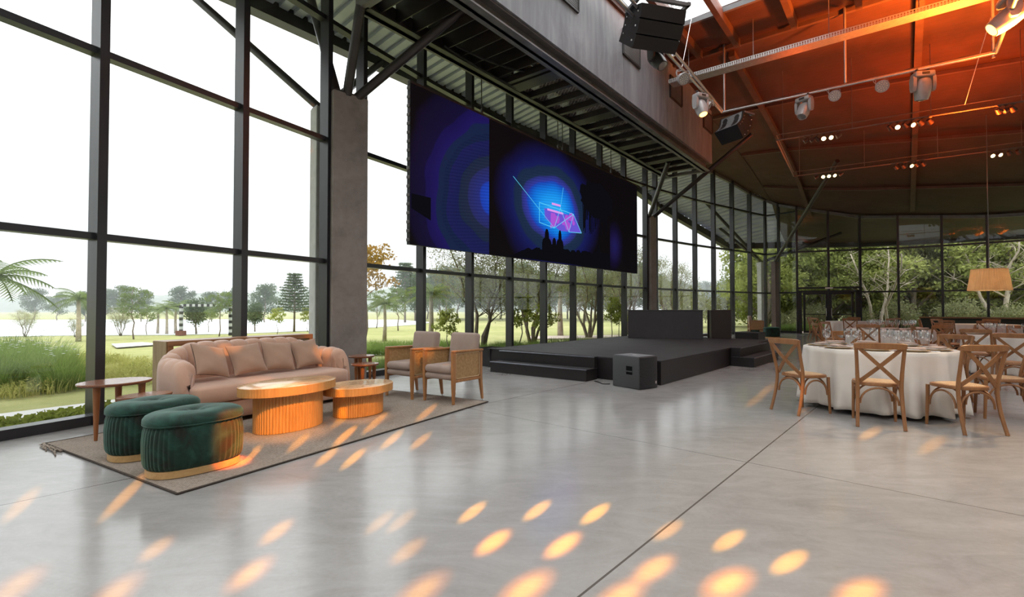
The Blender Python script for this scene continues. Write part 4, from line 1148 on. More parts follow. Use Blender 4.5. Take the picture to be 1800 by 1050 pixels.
MB().box(((XA + XB) / 2, 0.006, SH_ / 2), (XB - XA, 0.008, SH_)).build('display_panel', mat_screen('screen_middle_picture', (XA + 2.42, 1.30), 1.85, mid, 0.8, (1.25, 0.88), 0.22, 0.22), scr)
rgt = [(0.0, (0.012, 0.010, 0.085)), (0.4, (0.010, 0.007, 0.05)), (0.7, (0.006, 0.004, 0.02)), (1.0, K)]
MB().box(((XB + SL_) / 2, 0.006, SH_ / 2), (SL_ - XB, 0.008, SH_)).build('display_panel', mat_screen('screen_right_picture', (XB + 0.3, 0.75), 0.75, rgt, 1.4, (0.8, 1), 0.3), scr)
# lit lines and silhouettes of the picture, lying on the panel face
M_['laser'] = emit('screen_cyan_light', (0.12, 0.66, 0.95), 1.0)
M_['magenta'] = emit('screen_magenta_light', (0.16, 0.10, 0.72), 0.9)
M_['pink'] = emit('screen_pink_light', (0.85, 0.35, 0.95), 0.9)
M_['silh'] = emit('screen_black', (0.004, 0.004, 0.006), 1.0)
def line(mb, a, b, w=0.02, y=-0.001):
    ax, az = a; bx_, bz = b; L = math.hypot(bx_ - ax, bz - az); nx_, nz = -(bz - az) / L * w / 2, (bx_ - ax) / L * w / 2
    q = [(ax + nx_, az + nz), (bx_ + nx_, bz + nz), (bx_ - nx_, bz - nz), (ax - nx_, az - nz)]
    mb.rings([[(x, y, z) for x, z in q], [(x, y + 0.003, z) for x, z in q]])
def poly(mb, pts, y=-0.001):
    mb.rings([[(x, y, z) for x, z in pts], [(x, y + 0.003, z) for x, z in pts]])
def scr_px(px, py):
    # pixel on the screen plane -> local (x, z)
    o = scr.location; d = ray(px, py); n = DV
    t = (Vector((o.x, o.y, 0)) - Vector((0, 0, 0))).dot(n) / Vector((d.x, d.y, 0)).dot(n)
    p = Vector((d.x * t, d.y * t, EYE + d.z * t)); return ((p - o).dot(DU), p.z - ZB)
SPX = lambda *a: [scr_px(*p) for p in a]
mg = MB(); poly(mg, SPX((957, 366), (1010, 381), (1022, 410), (985, 406), (958, 384))); mg.build('picture_glow', M_['magenta'], scr)
mg = MB(); r2 = random.Random(5)
for k in range(12):
    cx_, cz_ = scr_px(966 + r2.random() * 46, 374 + r2.random() * 24); rr_ = 0.05 + 0.09 * r2.random()
    poly(mg, [(cx_ + rr_ * (0.7 + 0.5 * r2.random()) * math.cos(j * 0.785), cz_ + rr_ * (0.7 + 0.5 * r2.random()) * math.sin(j * 0.785)) for j in range(8)], -0.002 - 0.0001 * k)
mg.build('picture_flower', emit('screen_violet_light', (0.45, 0.10, 0.72), 0.9), scr)
pk = MB()
for a, b in (((970, 358), (985, 362)), ((962, 368), (990, 376))): line(pk, *SPX(a, b), w=0.05, y=-0.003)
pk.build('picture_light', M_['pink'], scr)
lz = MB()
F_ = SPX((948, 356), (1008, 377), (1022, 410), (974, 401), (948, 391), (985, 366), (990, 330), (902, 310), (1000, 408), (955, 357))
for a, b in ((0, 1), (1, 2), (2, 8), (3, 4), (4, 0), (3, 5), (5, 8), (7, 3), (3, 1), (5, 6), (4, 3), (8, 1)): line(lz, F_[a], F_[b], 0.014 if (a, b) != (7, 3) and (a, b) != (5, 6) else 0.009, -0.004)
lz.build('picture_beam', M_['laser'], scr)
si = MB(); r_ = random.Random(11)
# hanging tree and crowd
cxt, czt = scr_px(1038, 352)
blob = []
for k in range(40):
    a = 2 * PI * k / 40; rr_ = 0.62 * (1 + 0.22 * r_.random()); blob.append((cxt + 0.35 + rr_ * 1.35 * math.cos(a), czt + 0.05 + rr_ * 0.72 * math.sin(a)))
poly(si, blob, -0.006)
for k in range(44):
    x = cxt - 0.45 + 1.4 * r_.random(); l = 0.35 + 0.6 * r_.random(); line(si, (x, czt), (x + 0.05 * r_.random(), czt - l), 0.035, -0.006)
si.build('picture_tree', M_['silh'], scr); si = MB()
x0 = scr_px(890, 446)[0]; cr = [(x0, 0.02)]; n = 90
for k in range(n + 1):
    f = k / n; x = lerp(x0, XB - 0.02, f)
    h = 0.10 + 0.30 * f ** 0.7 + 0.09 * abs(math.sin(k * 0.41 + 1.2 * math.sin(k * 0.23))) ** 0.5 + 0.025 * r_.random()
    cr.append((x, h * min(1, f * 6)))
cr.append((XB - 0.01, 0.02)); poly(si, cr, -0.006)
for px, hh, wd in ((961, 0.80, 0.20), (974, 0.62, 0.19), (984, 0.84, 0.16), (1052, 0.66, 0.2)):
    x, z = scr_px(px, 440)
    poly(si, [(x + wd * u, hh * v) for u, v in ((-1, 0.03), (-1, .55), (-.85, .66), (-.45, .73), (-.40, .88), (-.2, .985), (0, 1.0), (.2, .985), (.40, .88), (.45, .73), (.85, .66), (1, .55), (1, 0.03))], -0.008)
si.build('picture_crowd', M_['silh'], scr); si = MB()
poly(si, SPX((723, 340), (757, 348), (757, 388), (723, 366)), -0.006)
si.build('picture_block', M_['silh'], scr)
for px, py0, py1 in ((850, 140, 196), (984, 230, 268), (992, 222, 264), (1077, 286, 306)):
    x, z = scr_px(px, py1); 
    cbm = MB(); cbm.tube([(x, 0.05, SH_ + 0.05), (x, 0.06, GZ - ZB)], 0.012, 6); cbm.rbox((x, 0.05, SH_ + 0.1), (0.05, 0.05, 0.12), 0.01, 1)
    cbm.build('hanging_chain', M_['steel'], scr)
# ------------------------------------------------------------------ dining area
M_['chairwood'] = wood('oak_chair_wood', (0.20, 0.080, 0.025), (0.33, 0.145, 0.052), 0.42, 1.0, 2)
def mat_rattan():
    t = NT('woven_rattan_seat'); c = t.coord()
    ck = t.new('ShaderNodeTexChecker'); ck.inputs['Scale'].default_value = 95; t.link(c, ck.inputs['Vector'])
    n = t.noise(c, 25, 3)
    col = t.mix(t.math('MULTIPLY', ck.outputs['Fac'], 0.5), t.ramp(n, [(0.3, (0.50, 0.33, 0.18)), (0.7, (0.64, 0.46, 0.28))]), (0.36, 0.22, 0.11))
    return t.pbr(col, 0.6, 0, t.bump(ck.outputs['Fac'], 0.4, 0.002), 0.3)
M_['rattan'] = mat_rattan()
def make_chair(label, loc, rz, grp=None):
    o = thing('cross_back_chair', label, 'chair', loc, rz, grp)     # faces local +y
    wd = M_['chairwood']
    # seat
    def seat(k):
        o_ = []
        for j in range(48):
            a = 2 * PI * j / 48; x, y = math.cos(a), math.sin(a)
            p = 3.2; x = math.copysign(abs(x) ** (2 / p), x); y = math.copysign(abs(y) ** (2 / p), y)
            wdt = 0.205 + 0.02 * y
            o_.append((x * wdt * k, y * 0.205 * k + 0.005))
        return o_
    rg = [[(x, y, z) for x, y in seat(k)] for z, k in ((0.425, 0.97), (0.430, 1.0), (0.452, 1.0), (0.458, 0.98), (0.460, 0.86))]
    MB().rings(rg).build('seat_frame', wd, o, smooth=True, auto=40)
    rg = [[(x, y, z) for x, y in seat(k)] for z, k in ((0.452, 0.86), (0.463, 0.85), (0.469, 0.75), (0.471, 0.4))]
    MB().rings(rg).build('seat', M_['rattan'], o, smooth=True, auto=50)
    post = {}
    for s in (-1, 1):
        path = bez((s * 0.200, -0.285, 0.0), (s * 0.190, -0.215, 0.22), (s * 0.182, -0.180, 0.40), (s * 0.188, -0.205, 0.52), 9) + bez((s * 0.188, -0.205, 0.52), (s * 0.192, -0.225, 0.62), (s * 0.198, -0.26, 0.76), (s * 0.206, -0.285, 0.865), 8)[1:]
        post[s] = path
        MB().tube(path, [0.0175] * 3 + [0.019] * 8 + [0.0175] * (len(path) - 11), 10).build('rear_post', wd, o, smooth=True, auto=50)
        MB().tube([(s * 0.185, 0.185, 0.43), (s * 0.186, 0.188, 0.3), (s * 0.192, 0.200, 0.0)], [0.019, 0.018, 0.014], 10).build('front_leg', wd, o, smooth=True, auto=50)
    # top rail: curved board
    rg = []; n = 16
    for i in range(n + 1):
        u = lerp(-1, 1, i / n); x = u * 0.225; y = -0.283 - 0.028 * (1 - u * u); zc = 0.858
        h = 0.033 - 0.006 * u ** 4; h2 = h if abs(u) < 0.99 else h * 0.75
        rg.append([(x, y - 0.011, zc - h2), (x, y + 0.011, zc - h2), (x, y + 0.011, zc + h2 * 0.8), (x, y + 0.004, zc + h2), (x, y - 0.004, zc + h2), (x, y - 0.011, zc + h2 * 0.8)])
    MB().rings(rg).build('top_rail', wd, o, smooth=True, auto=35)
    for s in (-1, 1):
        # flat bar from one side of the seat up to the other end of the rail, bowed backwards
        P = []
        for i in range(13):
            t = i / 12; x = s * lerp(-0.170, 0.190, t); z = lerp(0.468, 0.842, t); y = lerp(-0.195, -0.285, t) - 0.030 * math.sin(PI * t) + 0.006 * s
            P.append(Vector((x, y, z)))
        mb = MB()
        rg = []
        for i, p in enumerate(P):
            a = P[max(i - 1, 0)]; b = P[min(i + 1, 12)]; d = (b - a).normalized(); sd = Vector((d.z, 0, -d.x)).normalized(); nn = d.cross(sd).normalized()
            rg.append([p + sd * 0.019 + nn * 0.006, p - sd * 0.019 + nn * 0.006, p - sd * 0.019 - nn * 0.006, p + sd * 0.019 - nn * 0.006])
        mb.rings(rg).build('cross_bar', wd, o, smooth=True, auto=35)
    # bentwood arches between the legs
    def arch(p, q, n_=1):
        p = Vector(p); q = Vector(q); h = 0.42 - p.z
        up = Vector((0, 0, h)); return bez(p, p + up * 1.25, q + up * 1.25, q, 14)
    i_ = 0.028
    for p, q in (((-0.165, 0.19, 0.22), (0.165, 0.19, 0.22)), ((-0.165, -0.195, 0.24), (0.165, -0.195, 0.24)),
                 ((-0.188, -0.17, 0.24), (-0.188, 0.165, 0.22)), ((0.188, -0.17, 0.24), (0.188, 0.165, 0.22))):
        MB().tube(arch(p, q), 0.0105, 8, flat=(1, 1)).build('bentwood_arch', wd, o, smooth=True, auto=60)
    return o

def mat_cloth():
    t = NT('ivory_tablecloth'); c = t.coord()
    n = t.noise(c, 3, 3)
    w = t.math('ADD', t.wave(c, 300, 0.2, 'X'), t.wave(c, 300, 0.2, 'Z'))
    return t.pbr(t.ramp(n, [(0.3, (0.66, 0.60, 0.53)), (0.7, (0.74, 0.68, 0.61))]), 0.85, 0, t.bump(w, 0.1, 0.001), 0.2, sheen=0.2)
M_['cloth'] = mat_cloth()
M_['tabletop'] = plain('pale_plywood', (0.40, 0.28, 0.16), 0.6)
M_['tableleg'] = plain('dark_table_leg', (0.03, 0.022, 0.02), 0.5)
TT = 0.752
def make_table(lab_t, lab_c, loc, rt=0.79, seed=1, hem=0.055, flare=0.06, n=240):
    t = thing('dining_table', lab_t, 'table', loc, seed * 0.7)
    MB().lathe([(rt - 0.02, TT - 0.035), (rt - 0.012, TT - 0.03), (rt - 0.012, TT - 0.008), (rt - 0.02, TT - 0.006)], 48).build('tabletop', M_['tabletop'], t, smooth=True, auto=40)
    for k in range(4):
        a = PI / 4 + k * PI / 2; MB().tube([(0.62 * math.cos(a), 0.62 * math.sin(a), 0), (0.55 * math.cos(a), 0.55 * math.sin(a), TT - 0.035)], 0.022, 8).build('leg', M_['tableleg'], t, smooth=True, auto=50)
    r_ = random.Random(seed); ph = [r_.random() * 6.28 for _ in range(6)]
    rg = [[(0.01 * math.cos(2 * PI * j / n), 0.01 * math.sin(2 * PI * j / n), TT) for j in range(n)]]
    rg.append([((rt - 0.02) * math.cos(2 * PI * j / n), (rt - 0.02) * math.sin(2 * PI * j / n), TT) for j in range(n)])
    for k in range(15):
        f = (k / 14); z = TT - 0.004 - f * (TT - hem)
        ring = []
        for j in range(n):
            a = 2 * PI * j / n
            w = 0.6 * math.sin(14 * a + ph[0] + 1.2 * math.sin(3 * a + ph[1])) + 0.4 * math.sin(25 * a + ph[2] + 1.4 * math.sin(2 * a + ph[3]))
            w = math.copysign(abs(w) ** 0.65, w)
            e_ = f ** 0.9
            r = rt + flare * f * 0.75 + 0.080 * e_ * (w - 0.3) - 0.006 * (1 - f)
            zz = z + 0.012 * f * math.sin(13 * a + ph[4])
            ring.append((r * math.cos(a), r * math.sin(a), zz))
        rg.append(ring)
    c = MB(); c.rings(rg, True, False)
    ob = c.build('tablecloth', M_['cloth'], None, smooth=True)
    ob.location = loc
    so = ob.modifiers.new('thick', 'SOLIDIFY'); so.thickness = 0.0025; so.offset = 1
    tag(ob, lab_c, 'tablecloth')
    return t

# stemware and settings
M_['crystal'] = crystal('clear_crystal')
def make_glass(label, loc, grp, big=True):
    o = thing('wine_glass', label, 'glass', loc, 0, grp)
    s = 1.0 if big else 0.86
    MB().lathe([(0.034, 0.0), (0.034, 0.003), (0.012, 0.007), (0.004, 0.012), (0.0038, 0.085), (0.008, 0.094)], 20).build('stem', M_['crystal'], o, smooth=True)
    pr = [(0.006, 0.092), (0.022, 0.100), (0.036, 0.118), (0.043, 0.142), (0.044, 0.162), (0.040, 0.186), (0.036, 0.205)]
    pr = pr + [(r - 0.0016, z) for r, z in reversed(pr[1:])] + [(0.005, 0.0945)]
    MB().lathe(pr, 24, cap0=True, cap1=True).build('bowl', M_['crystal'], o, smooth=True)
    o.scale = (s * 1.1, s * 1.1, s * 1.08)
    return o
M_['charger'] = plain('gold_rim_plate', (0.55, 0.38, 0.20), 0.35, 0.3)
M_['china'] = plain('white_china', (0.75, 0.73, 0.70), 0.2)
M_['napkin'] = fabric('blush_napkin', (0.60, 0.44, 0.36), 0.9, 300, 0.2, 0.2)
M_['silver'] = plain('cutlery_steel', (0.65, 0.64, 0.62), 0.22, 1.0)
def make_plate(label, loc, grp):
    o = thing('charger_plate', label, 'plate', loc, 0, grp)
    MB().lathe([(0.09, 0.0), (0.12, 0.003), (0.158, 0.012), (0.160, 0.015), (0.156, 0.015), (0.118, 0.007), (0.01, 0.006)], 48).build('rim', M_['charger'], o, smooth=True)
    MB().lathe([(0.08, 0.0075), (0.10, 0.010), (0.128, 0.019), (0.129, 0.022), (0.098, 0.013), (0.01, 0.012)], 48).build('plate', M_['china'], o, smooth=True)
    return o
def make_napkin(label, loc, rz, grp):
    o = MB(); rg = []
    for i in range(9):
        u = lerp(-0.11, 0.11, i / 8); w = lerp(0.045, 0.030, abs(i - 4) / 4) if i not in (0, 8) else 0.05
        ring = []
        for j in range(12):
            a = 2 * PI * j / 12; ring.append((u, w * math.cos(a), 0.014 + 0.013 * math.sin(a)))
        rg.append(ring)
    o.rings(rg); ob = o.build('napkin', M_['napkin'], None, smooth=True); ob.location = loc; ob.rotation_euler = (0, 0, rz)
    return tag(ob, label, 'napkin', grp)
def fork_mb():
    mb = MB(); mb.rbox((0, -0.03, 0.003), (0.010, 0.13, 0.003), 0.001, 1); mb.rbox((0, 0.055, 0.004), (0.022, 0.03, 0.003), 0.001, 1)
    for k in range(4): mb.box((-0.0085 + 0.0057 * k, 0.09, 0.004), (0.003, 0.045, 0.002))
    return mb
def knife_mb():
    mb = MB(); mb.rbox((0, -0.05, 0.003), (0.012, 0.10, 0.005), 0.002, 1)
    mb.prism([(-0.008, 0.0), (0.008, 0.0), (0.009, 0.09), (0.002, 0.13), (-0.008, 0.10)], 0.002, 0.004); return mb
cut = {}
def trio(c, s, d, lab, grp, spots):
    for a, b, big in spots:
        gp_ = c + d * a + s * b
        lb = 'clear %s stemmed glass among the settings of the %s' % ('large' if big else 'small', lab); gr = ('large' if big else 'small') + ' stemmed glasses on the ' + grp
        if big not in cut: cut[big] = make_glass(lb, gp_, gr, big)
        else: dup(cut[big], gp_, 0, lb, gr)
def place_setting(tc, ang, lab, grp, rt=0.79, full=True, glasses=True):
    d = Vector((math.cos(ang), math.sin(ang), 0)); s = Vector((-d.y, d.x, 0)); z = Vector((0, 0, TT + 0.003)); c = Vector((tc.x, tc.y, 0))
    p = c + d * (rt - 0.21) + z
    if 'plate' not in cut: cut['plate'] = make_plate('gold rimmed charger plate set on the %s' % lab, p, 'charger plates on the ' + grp)
    else: dup(cut['plate'], p, ang, 'gold rimmed charger plate set on the %s' % lab, 'charger plates on the ' + grp)
    k = 'napkin'
    if k not in cut: cut[k] = make_napkin('folded blush napkin lying on a plate on the %s' % lab, p + Vector((0, 0, 0.0215)), ang + 1.2, 'napkins on the ' + grp)
    else:
        n = cut[k].copy(); COL.objects.link(n); n.location = p + Vector((0, 0, 0.0215)); n.rotation_euler = (0, 0, ang + 1.2); n['label'] = 'folded blush napkin lying on a plate on the %s' % lab; n['group'] = 'napkins on the ' + grp
    if full:
        for nm, mbf, off in (('fork', fork_mb, 0.19), ('knife', knife_mb, -0.19)):
            if nm not in cut:
                ob = tag(mbf().build(nm, M_['silver'], None), '%s laid beside a plate on the %s' % ('steel ' + nm, lab), 'cutlery', nm + 's on the ' + grp); cut[nm] = ob
            else:
                ob = cut[nm].copy(); COL.objects.link(ob); ob['label'] = 'steel %s laid beside a plate on the %s' % (nm, lab); ob['group'] = nm + 's on the ' + grp
            ob.location = p + s * off * (1 if True else 1); ob.rotation_euler = (0, 0, ang + PI / 2)
    if glasses: trio(p, s, d, lab, grp, ((-0.17, -0.08, True), (-0.22, -0.185, True), (-0.22, 0.015, False)))

# tables
T1 = Vector((4.62, 6.22, 0))
make_table('round dining table under the nearest ivory tablecloth', 'ivory cloth draped to the floor over the nearest round table', T1, 0.80, 1)
T2 = Vector((9.05, 11.75, 0)); T3 = Vector((9.45, 9.05, 0)); T4 = Vector((14.6, 15.2, 0)); T5 = Vector((12.9, 18.6, 0))
make_table('round dining table under the ivory cloth straight behind the nearest table', 'ivory cloth on the second round table straight behind the nearest one', T2, 0.85, 2, n=160)
make_table('round dining table under the ivory cloth at the right edge of the view', 'ivory cloth hanging over the round table at the right edge, behind the chairs', T3, 0.85, 3, n=160)
make_table('distant round dining table below the hanging pleated lamp', 'ivory cloth on the distant round table below the pleated lamp', T4, 0.85, 4, n=160)
make_table('distant round dining table in front of the glass double door', 'ivory cloth on the distant table nearest the glass double door', T5, 0.85, 5, n=160)
for k, a in enumerate((194, 232, 268, 304, 341, 20, 62, 104, 150)):
    place_setting(T1, R(a), 'nearest round table', 'nearest round table', 0.80, True, False)
zt_ = TT + 0.003
for px, Y in ((1496, 6.52), (1560, 6.44), (1584, 6.02), (1618, 6.05), (1452, 6.45), (1535, 6.75)):
    c = Vector(((px - CX) / F * Y, Y, zt_))
    trio(c, Vector((1, 0, 0)), Vector((0, 1, 0)), 'nearest round table', 'nearest round table', ((0, -0.05, True), (0.03, 0.06, True), (-0.09, 0.02, False)) if px != 1452 and px != 1535 else ((0, 0, True),))
for a in (200, 238, 276, 314, 352, 100): place_setting(T2, R(a), 'second round table straight behind', 'second round table', 0.85, False)
for a in (150, 200, 250): place_setting(T3, R(a), 'round table at the right edge', 'right hand round table', 0.85, False)

# chairs
def toward(c, t): return face_rz(t[0] - c[0], t[1] - c[1])
def clear(c, t, r=1.22):
    d = Vector((c[0] - t[0], c[1] - t[1], 0)); 
    if d.length < r: d = d.normalized() * r
    return (t[0] + d.x, t[1] + d.y, 0)
ch = make_chair('cross-back oak chair at the left of the nearest table, seen from its side', (3.53, 5.96, 0), face_rz(0.958, 0.287))
dup(ch, (3.955, 5.33, 0), face_rz(0.49, 0.87), 'cross-back oak chair front centre at the nearest table, its back to the camera')
dup(ch, (4.66, 5.10, 0), face_rz(0.05, 1.0), 'cross-back oak chair right of the front centre one, its back to the camera')
dup(ch, (5.62, 5.62, 0), face_rz(-0.86, 0.52), 'cross-back oak chair cut by the right edge, side on to the nearest table')
dup(ch, (5.78, 6.62, 0), face_rz(-0.97, -0.25), 'cross-back oak chair on the far right side of the nearest table facing the camera')
dup(ch, (5.15, 7.42, 0), face_rz(-0.4, -0.92), 'cross-back oak chair on the far side of the nearest table behind the glasses')
# second table
for p, lb in (((8.05, 10.95), 'second table, front left, back to the camera'), ((9.95, 10.95), 'second table, front right, back to the camera'),
              ((7.75, 12.0), 'second table, on its left side'), ((8.5, 12.85), 'second table, on its far side at the left'),
              ((9.7, 12.8), 'second table, on its far side at the right'), ((10.35, 12.0), 'second table, on its right side'), ((9.0, 10.5), 'second table, front middle, back to the camera')):
    dup(ch, clear(p, T2), toward(p, T2), 'cross-back oak chair at the %s' % lb)
for p, lb in (((7.35, 7.15), 'facing away toward the right hand table, just behind the nearest chairs'), ((8.25, 8.55), 'tucked at the left side of the right hand table'), ((8.35, 9.75), 'on the far left side of the right hand table'), ((10.4, 10.0), 'on the far side of the right hand table')):
    dup(ch, clear(p, T3), toward(p, T3) if p[0] != 7.35 else face_rz(0.75, 0.66), 'cross-back oak chair %s' % lb)
for p, lb in (((13.45, 14.9), 'on the left of the distant table below the lamp'), ((13.75, 14.2), 'front left of the distant table below the lamp'), ((14.7, 14.0), 'in front of the distant table below the lamp, back to the camera'),
              ((13.6, 15.9), 'far left of the distant table below the lamp'), ((14.5, 16.4), 'behind the distant table below the lamp'), ((15.5, 15.9), 'far right of the distant table below the lamp'), ((15.6, 14.6), 'right of the distant table below the lamp')):
    dup(ch, clear(p, T4), toward(p, T4), 'cross-back oak chair %s' % lb)
for p, lb in (((11.75, 18.5), 'left of the distant table by the glass door'), ((12.2, 17.65), 'front left of the distant table by the glass door'), ((13.2, 17.45), 'front right of the distant table by the glass door'),
              ((12.3, 19.55), 'far left of the distant table by the glass door'), ((13.6, 19.5), 'far right of the distant table by the glass door'), ((14.0, 18.3), 'right of the distant table by the glass door')):
    dup(ch, clear(p, T5), toward(p, T5), 'cross-back oak chair %s' % lb)

# bar counter along the far glass wall
M_['barpaint'] = plain('dark_green_cabinet_paint', (0.022, 0.032, 0.018), 0.5, 0, 0.4, 0.1, 2)
c0 = Vector((17.75, 21.3, 0)); c1 = Vector((21.3, 17.0, 0)); dd = (c1 - c0).normalized()
bar_ = thing('bar_counter', 'long dark green bar counter with brown top along the far windows', 'counter', c0, math.atan2(dd.y, dd.x))
BL = (c1 - c0).length
MB().rbox((BL / 2, 0.35, 0.41), (BL, 0.62, 0.82), 0.01, 1).build('body', M_['barpaint'], bar_)
for k in range(6):
    x0 = BL * k / 6; MB().rbox((x0 + BL / 12, 0.03, 0.42), (BL / 6 - 0.06, 0.025, 0.70), 0.006, 1).build('front_panel', M_['barpaint'], bar_)
MB().rbox((BL / 2, 0.33, 0.85), (BL + 0.06, 0.74, 0.06), 0.01, 2).build('countertop', M_['walnut'], bar_)

# pendant lamp with pleated shade
pc = at_y(1739, 492, 15.0)
pd = thing('pendant_lamp', 'hanging lamp with a large cream pleated shade on a long cord', 'lamp', (pc.x, pc.y, 0))
zb, zt = at_y(1739, 511, 15.0).z, at_y(1739, 473, 15.0).z
def mat_shade():
    t = NT('pleated_cream_shade'); c = t.coord()
    n = t.noise(c, 5, 3)
    col = t.ramp(n, [(0.3, (0.62, 0.50, 0.36)), (0.7, (0.72, 0.60, 0.45))])
    d = t.new('ShaderNodeBsdfDiffuse'); tl = t.new('ShaderNodeBsdfTranslucent'); mx = t.new('ShaderNodeMixShader'); mx.inputs[0].default_value = 0.5
    t.link(col, d.inputs[0]); t.link(col, tl.inputs[0]); t.link(d.outputs[0], mx.inputs[1]); t.link(tl.outputs[0], mx.inputs[2]); t.link(mx.outputs[0], t.out.inputs[0])
    return t.m
n = 180; rg = []
for f, r in ((0, 0.50), (0.03, 0.502), (0.5, 0.455), (0.97, 0.412), (1, 0.41)):
    rg.append([((r + 0.010 * math.sin(2 * PI * j / n * 45)) * math.cos(2 * PI * j / n), (r + 0.010 * math.sin(2 * PI * j / n * 45)) * math.sin(2 * PI * j / n), lerp(zb, zt, f)) for j in range(n)])
sh_ = MB().rings(rg, False, False).build('lamp_shade', mat_shade(), pd, smooth=True)
so = sh_.modifiers.new('thick', 'SOLIDIFY'); so.thickness = 0.006
MB().tube([(0, 0, zt - 0.1), (0, 0, ceil_z(pc.x, pc.y))], 0.012, 6).build('cord', M_['channel'], pd)
fm = MB()
for k in range(3):
    a = 2 * PI * k / 3; fm.tube([(0, 0, zt - 0.03), (0.41 * math.cos(a), 0.41 * math.sin(a), zt - 0.02)], 0.006, 6)
fm.build('shade_frame', M_['steel'], pd)
M_['bulb'] = emit('warm_bulb', (1.0, 0.72, 0.40), 12.0)
MB().sphere((0, 0, zt - 0.22), 0.06, 14, 10).build('bulb', M_['bulb'], pd, smooth=True)
pl = bpy.data.lights.new('pendant_bulb_light', 'POINT'); pl.energy = 28; pl.color = (1.0, 0.72, 0.42); pl.shadow_soft_size = 0.06
lo = bpy.data.objects.new('bulb_light', pl); COL.objects.link(lo); lo.parent = pd; lo.location = (0, 0, zt - 0.33)
# ------------------------------------------------------------------ stage lighting rig under the ceiling
ZR = 6.5
A_ = Vector((5.62, 13.0, ZR)); B_p = Vector((9.95, 9.95, ZR)); D_ = A_ - DU * 11.0; C_ = B_p - DU * 9.0
up1 = Vector((0, 0, 0.02))
tr_ = thing('lighting_truss', 'silver double pipe lighting truss hung below the ceiling', 'truss', A_)
inA = (B_p - A_).normalized(); inU = -DU
def seg(name, pts, r=0.028): MB().tube(pts, r, 10).build(name, M_['alu_pipe'], tr_, smooth=True, world=True, auto=40)
o_ = 0.24
A2 = A_ + inU * 0 + Vector((0.10, 0.14, 0.07)); B2 = B_p + Vector((0.12, 0.16, 0.10))
seg('pipe', [D_, A_]); seg('pipe', [D_ + DV * 0.22 + Vector((0, 0, .1)), A2])
seg('pipe', [A_, B_p]); seg('pipe', [A2, B2])
seg('pipe', [B_p, C_]); seg('pipe', [B2, C_ + DV * 0.2 + Vector((0, 0, .1))])
for p in (A_.lerp(A2, 0.5) + Vector((0.05, 0.0, 0)), at_y(1486, 146, 11.42), B2 + Vector((-0.02, 0, -0.12)), A_ - DU * 3.6):
    top = ceil_z(p.x, p.y); seg('hanger_pole', [p, Vector((p.x, p.y, top))], 0.03)
ties = MB()
for k in range(1, 12):
    t = k / 12; ties.tube([D_.lerp(A_, t), (D_ + DV * 0.22 + Vector((0, 0, .1))).lerp(A2, t)], 0.012, 6)
    ties.tube([A_.lerp(B_p, t), A2.lerp(B2, t)], 0.012, 6)
ties.build('tie', M_['alu_pipe'], tr_, world=True)
cw = MB(); r_ = random.Random(4)
P = [A2.lerp(B2, k / 30) + Vector((0.02 * r_.random(), 0.02 * r_.random(), 0.035 + 0.03 * (r_.random() - 0.6))) for k in range(31)]
cw.tube(P, 0.014, 5); P = [(D_ + DV * 0.22 + Vector((0, 0, .1))).lerp(A2, k / 30) + Vector((0.02 * r_.random(), 0, 0.03 + 0.03 * (r_.random() - .6))) for k in range(31)]
cw.tube(P, 0.014, 5); cw.build('cable', M_['channel'], tr_, world=True)

# perforated cable tray along v
M_['tray'] = plain('galvanised_tray', (0.42, 0.40, 0.39), 0.4, 0.7, 0.5, 0.15, 12)
p0 = at(1180, 150, 7.3); p1 = at(1715, 0, 7.3); p1 = p0 + (p1 - p0) * 1.3
ty = thing('cable_tray', 'long perforated grey cable tray crossing below the ceiling', 'cable tray', p0)
tw = (p1 - p0).normalized(); tn = Vector((tw.y, -tw.x, 0))
b = MB(); b.bar(p0, p1, 0.34, 0.012); b.build('tray_floor', M_['tray'], ty, world=True)
b = MB(); n = 150
for sgn in (-1, 1):
    b.bar(p0 + tn * 0.17 * sgn + Vector((0, 0, 0.03)), p1 + tn * 0.17 * sgn + Vector((0, 0, 0.03)), 0.012, 0.012)
    b.bar(p0 + tn * 0.17 * sgn + Vector((0, 0, 0.085)), p1 + tn * 0.17 * sgn + Vector((0, 0, 0.085)), 0.016, 0.016)
    for k in range(n):
        p = p0.lerp(p1, k / n) + tn * 0.17 * sgn; b.bar(p, p + Vector((0, 0, 0.085)), 0.03, 0.01, up=tn)
b.build('tray_side', M_['tray'], ty, world=True)
for k in range(5):
    p = p0.lerp(p1, 0.06 + 0.2 * k); top = ceil_z(p.x, p.y)
    MB().tube([p, Vector((p.x, p.y, top))], 0.008, 6).build('hanger_rod', M_['tray'], ty, world=True)

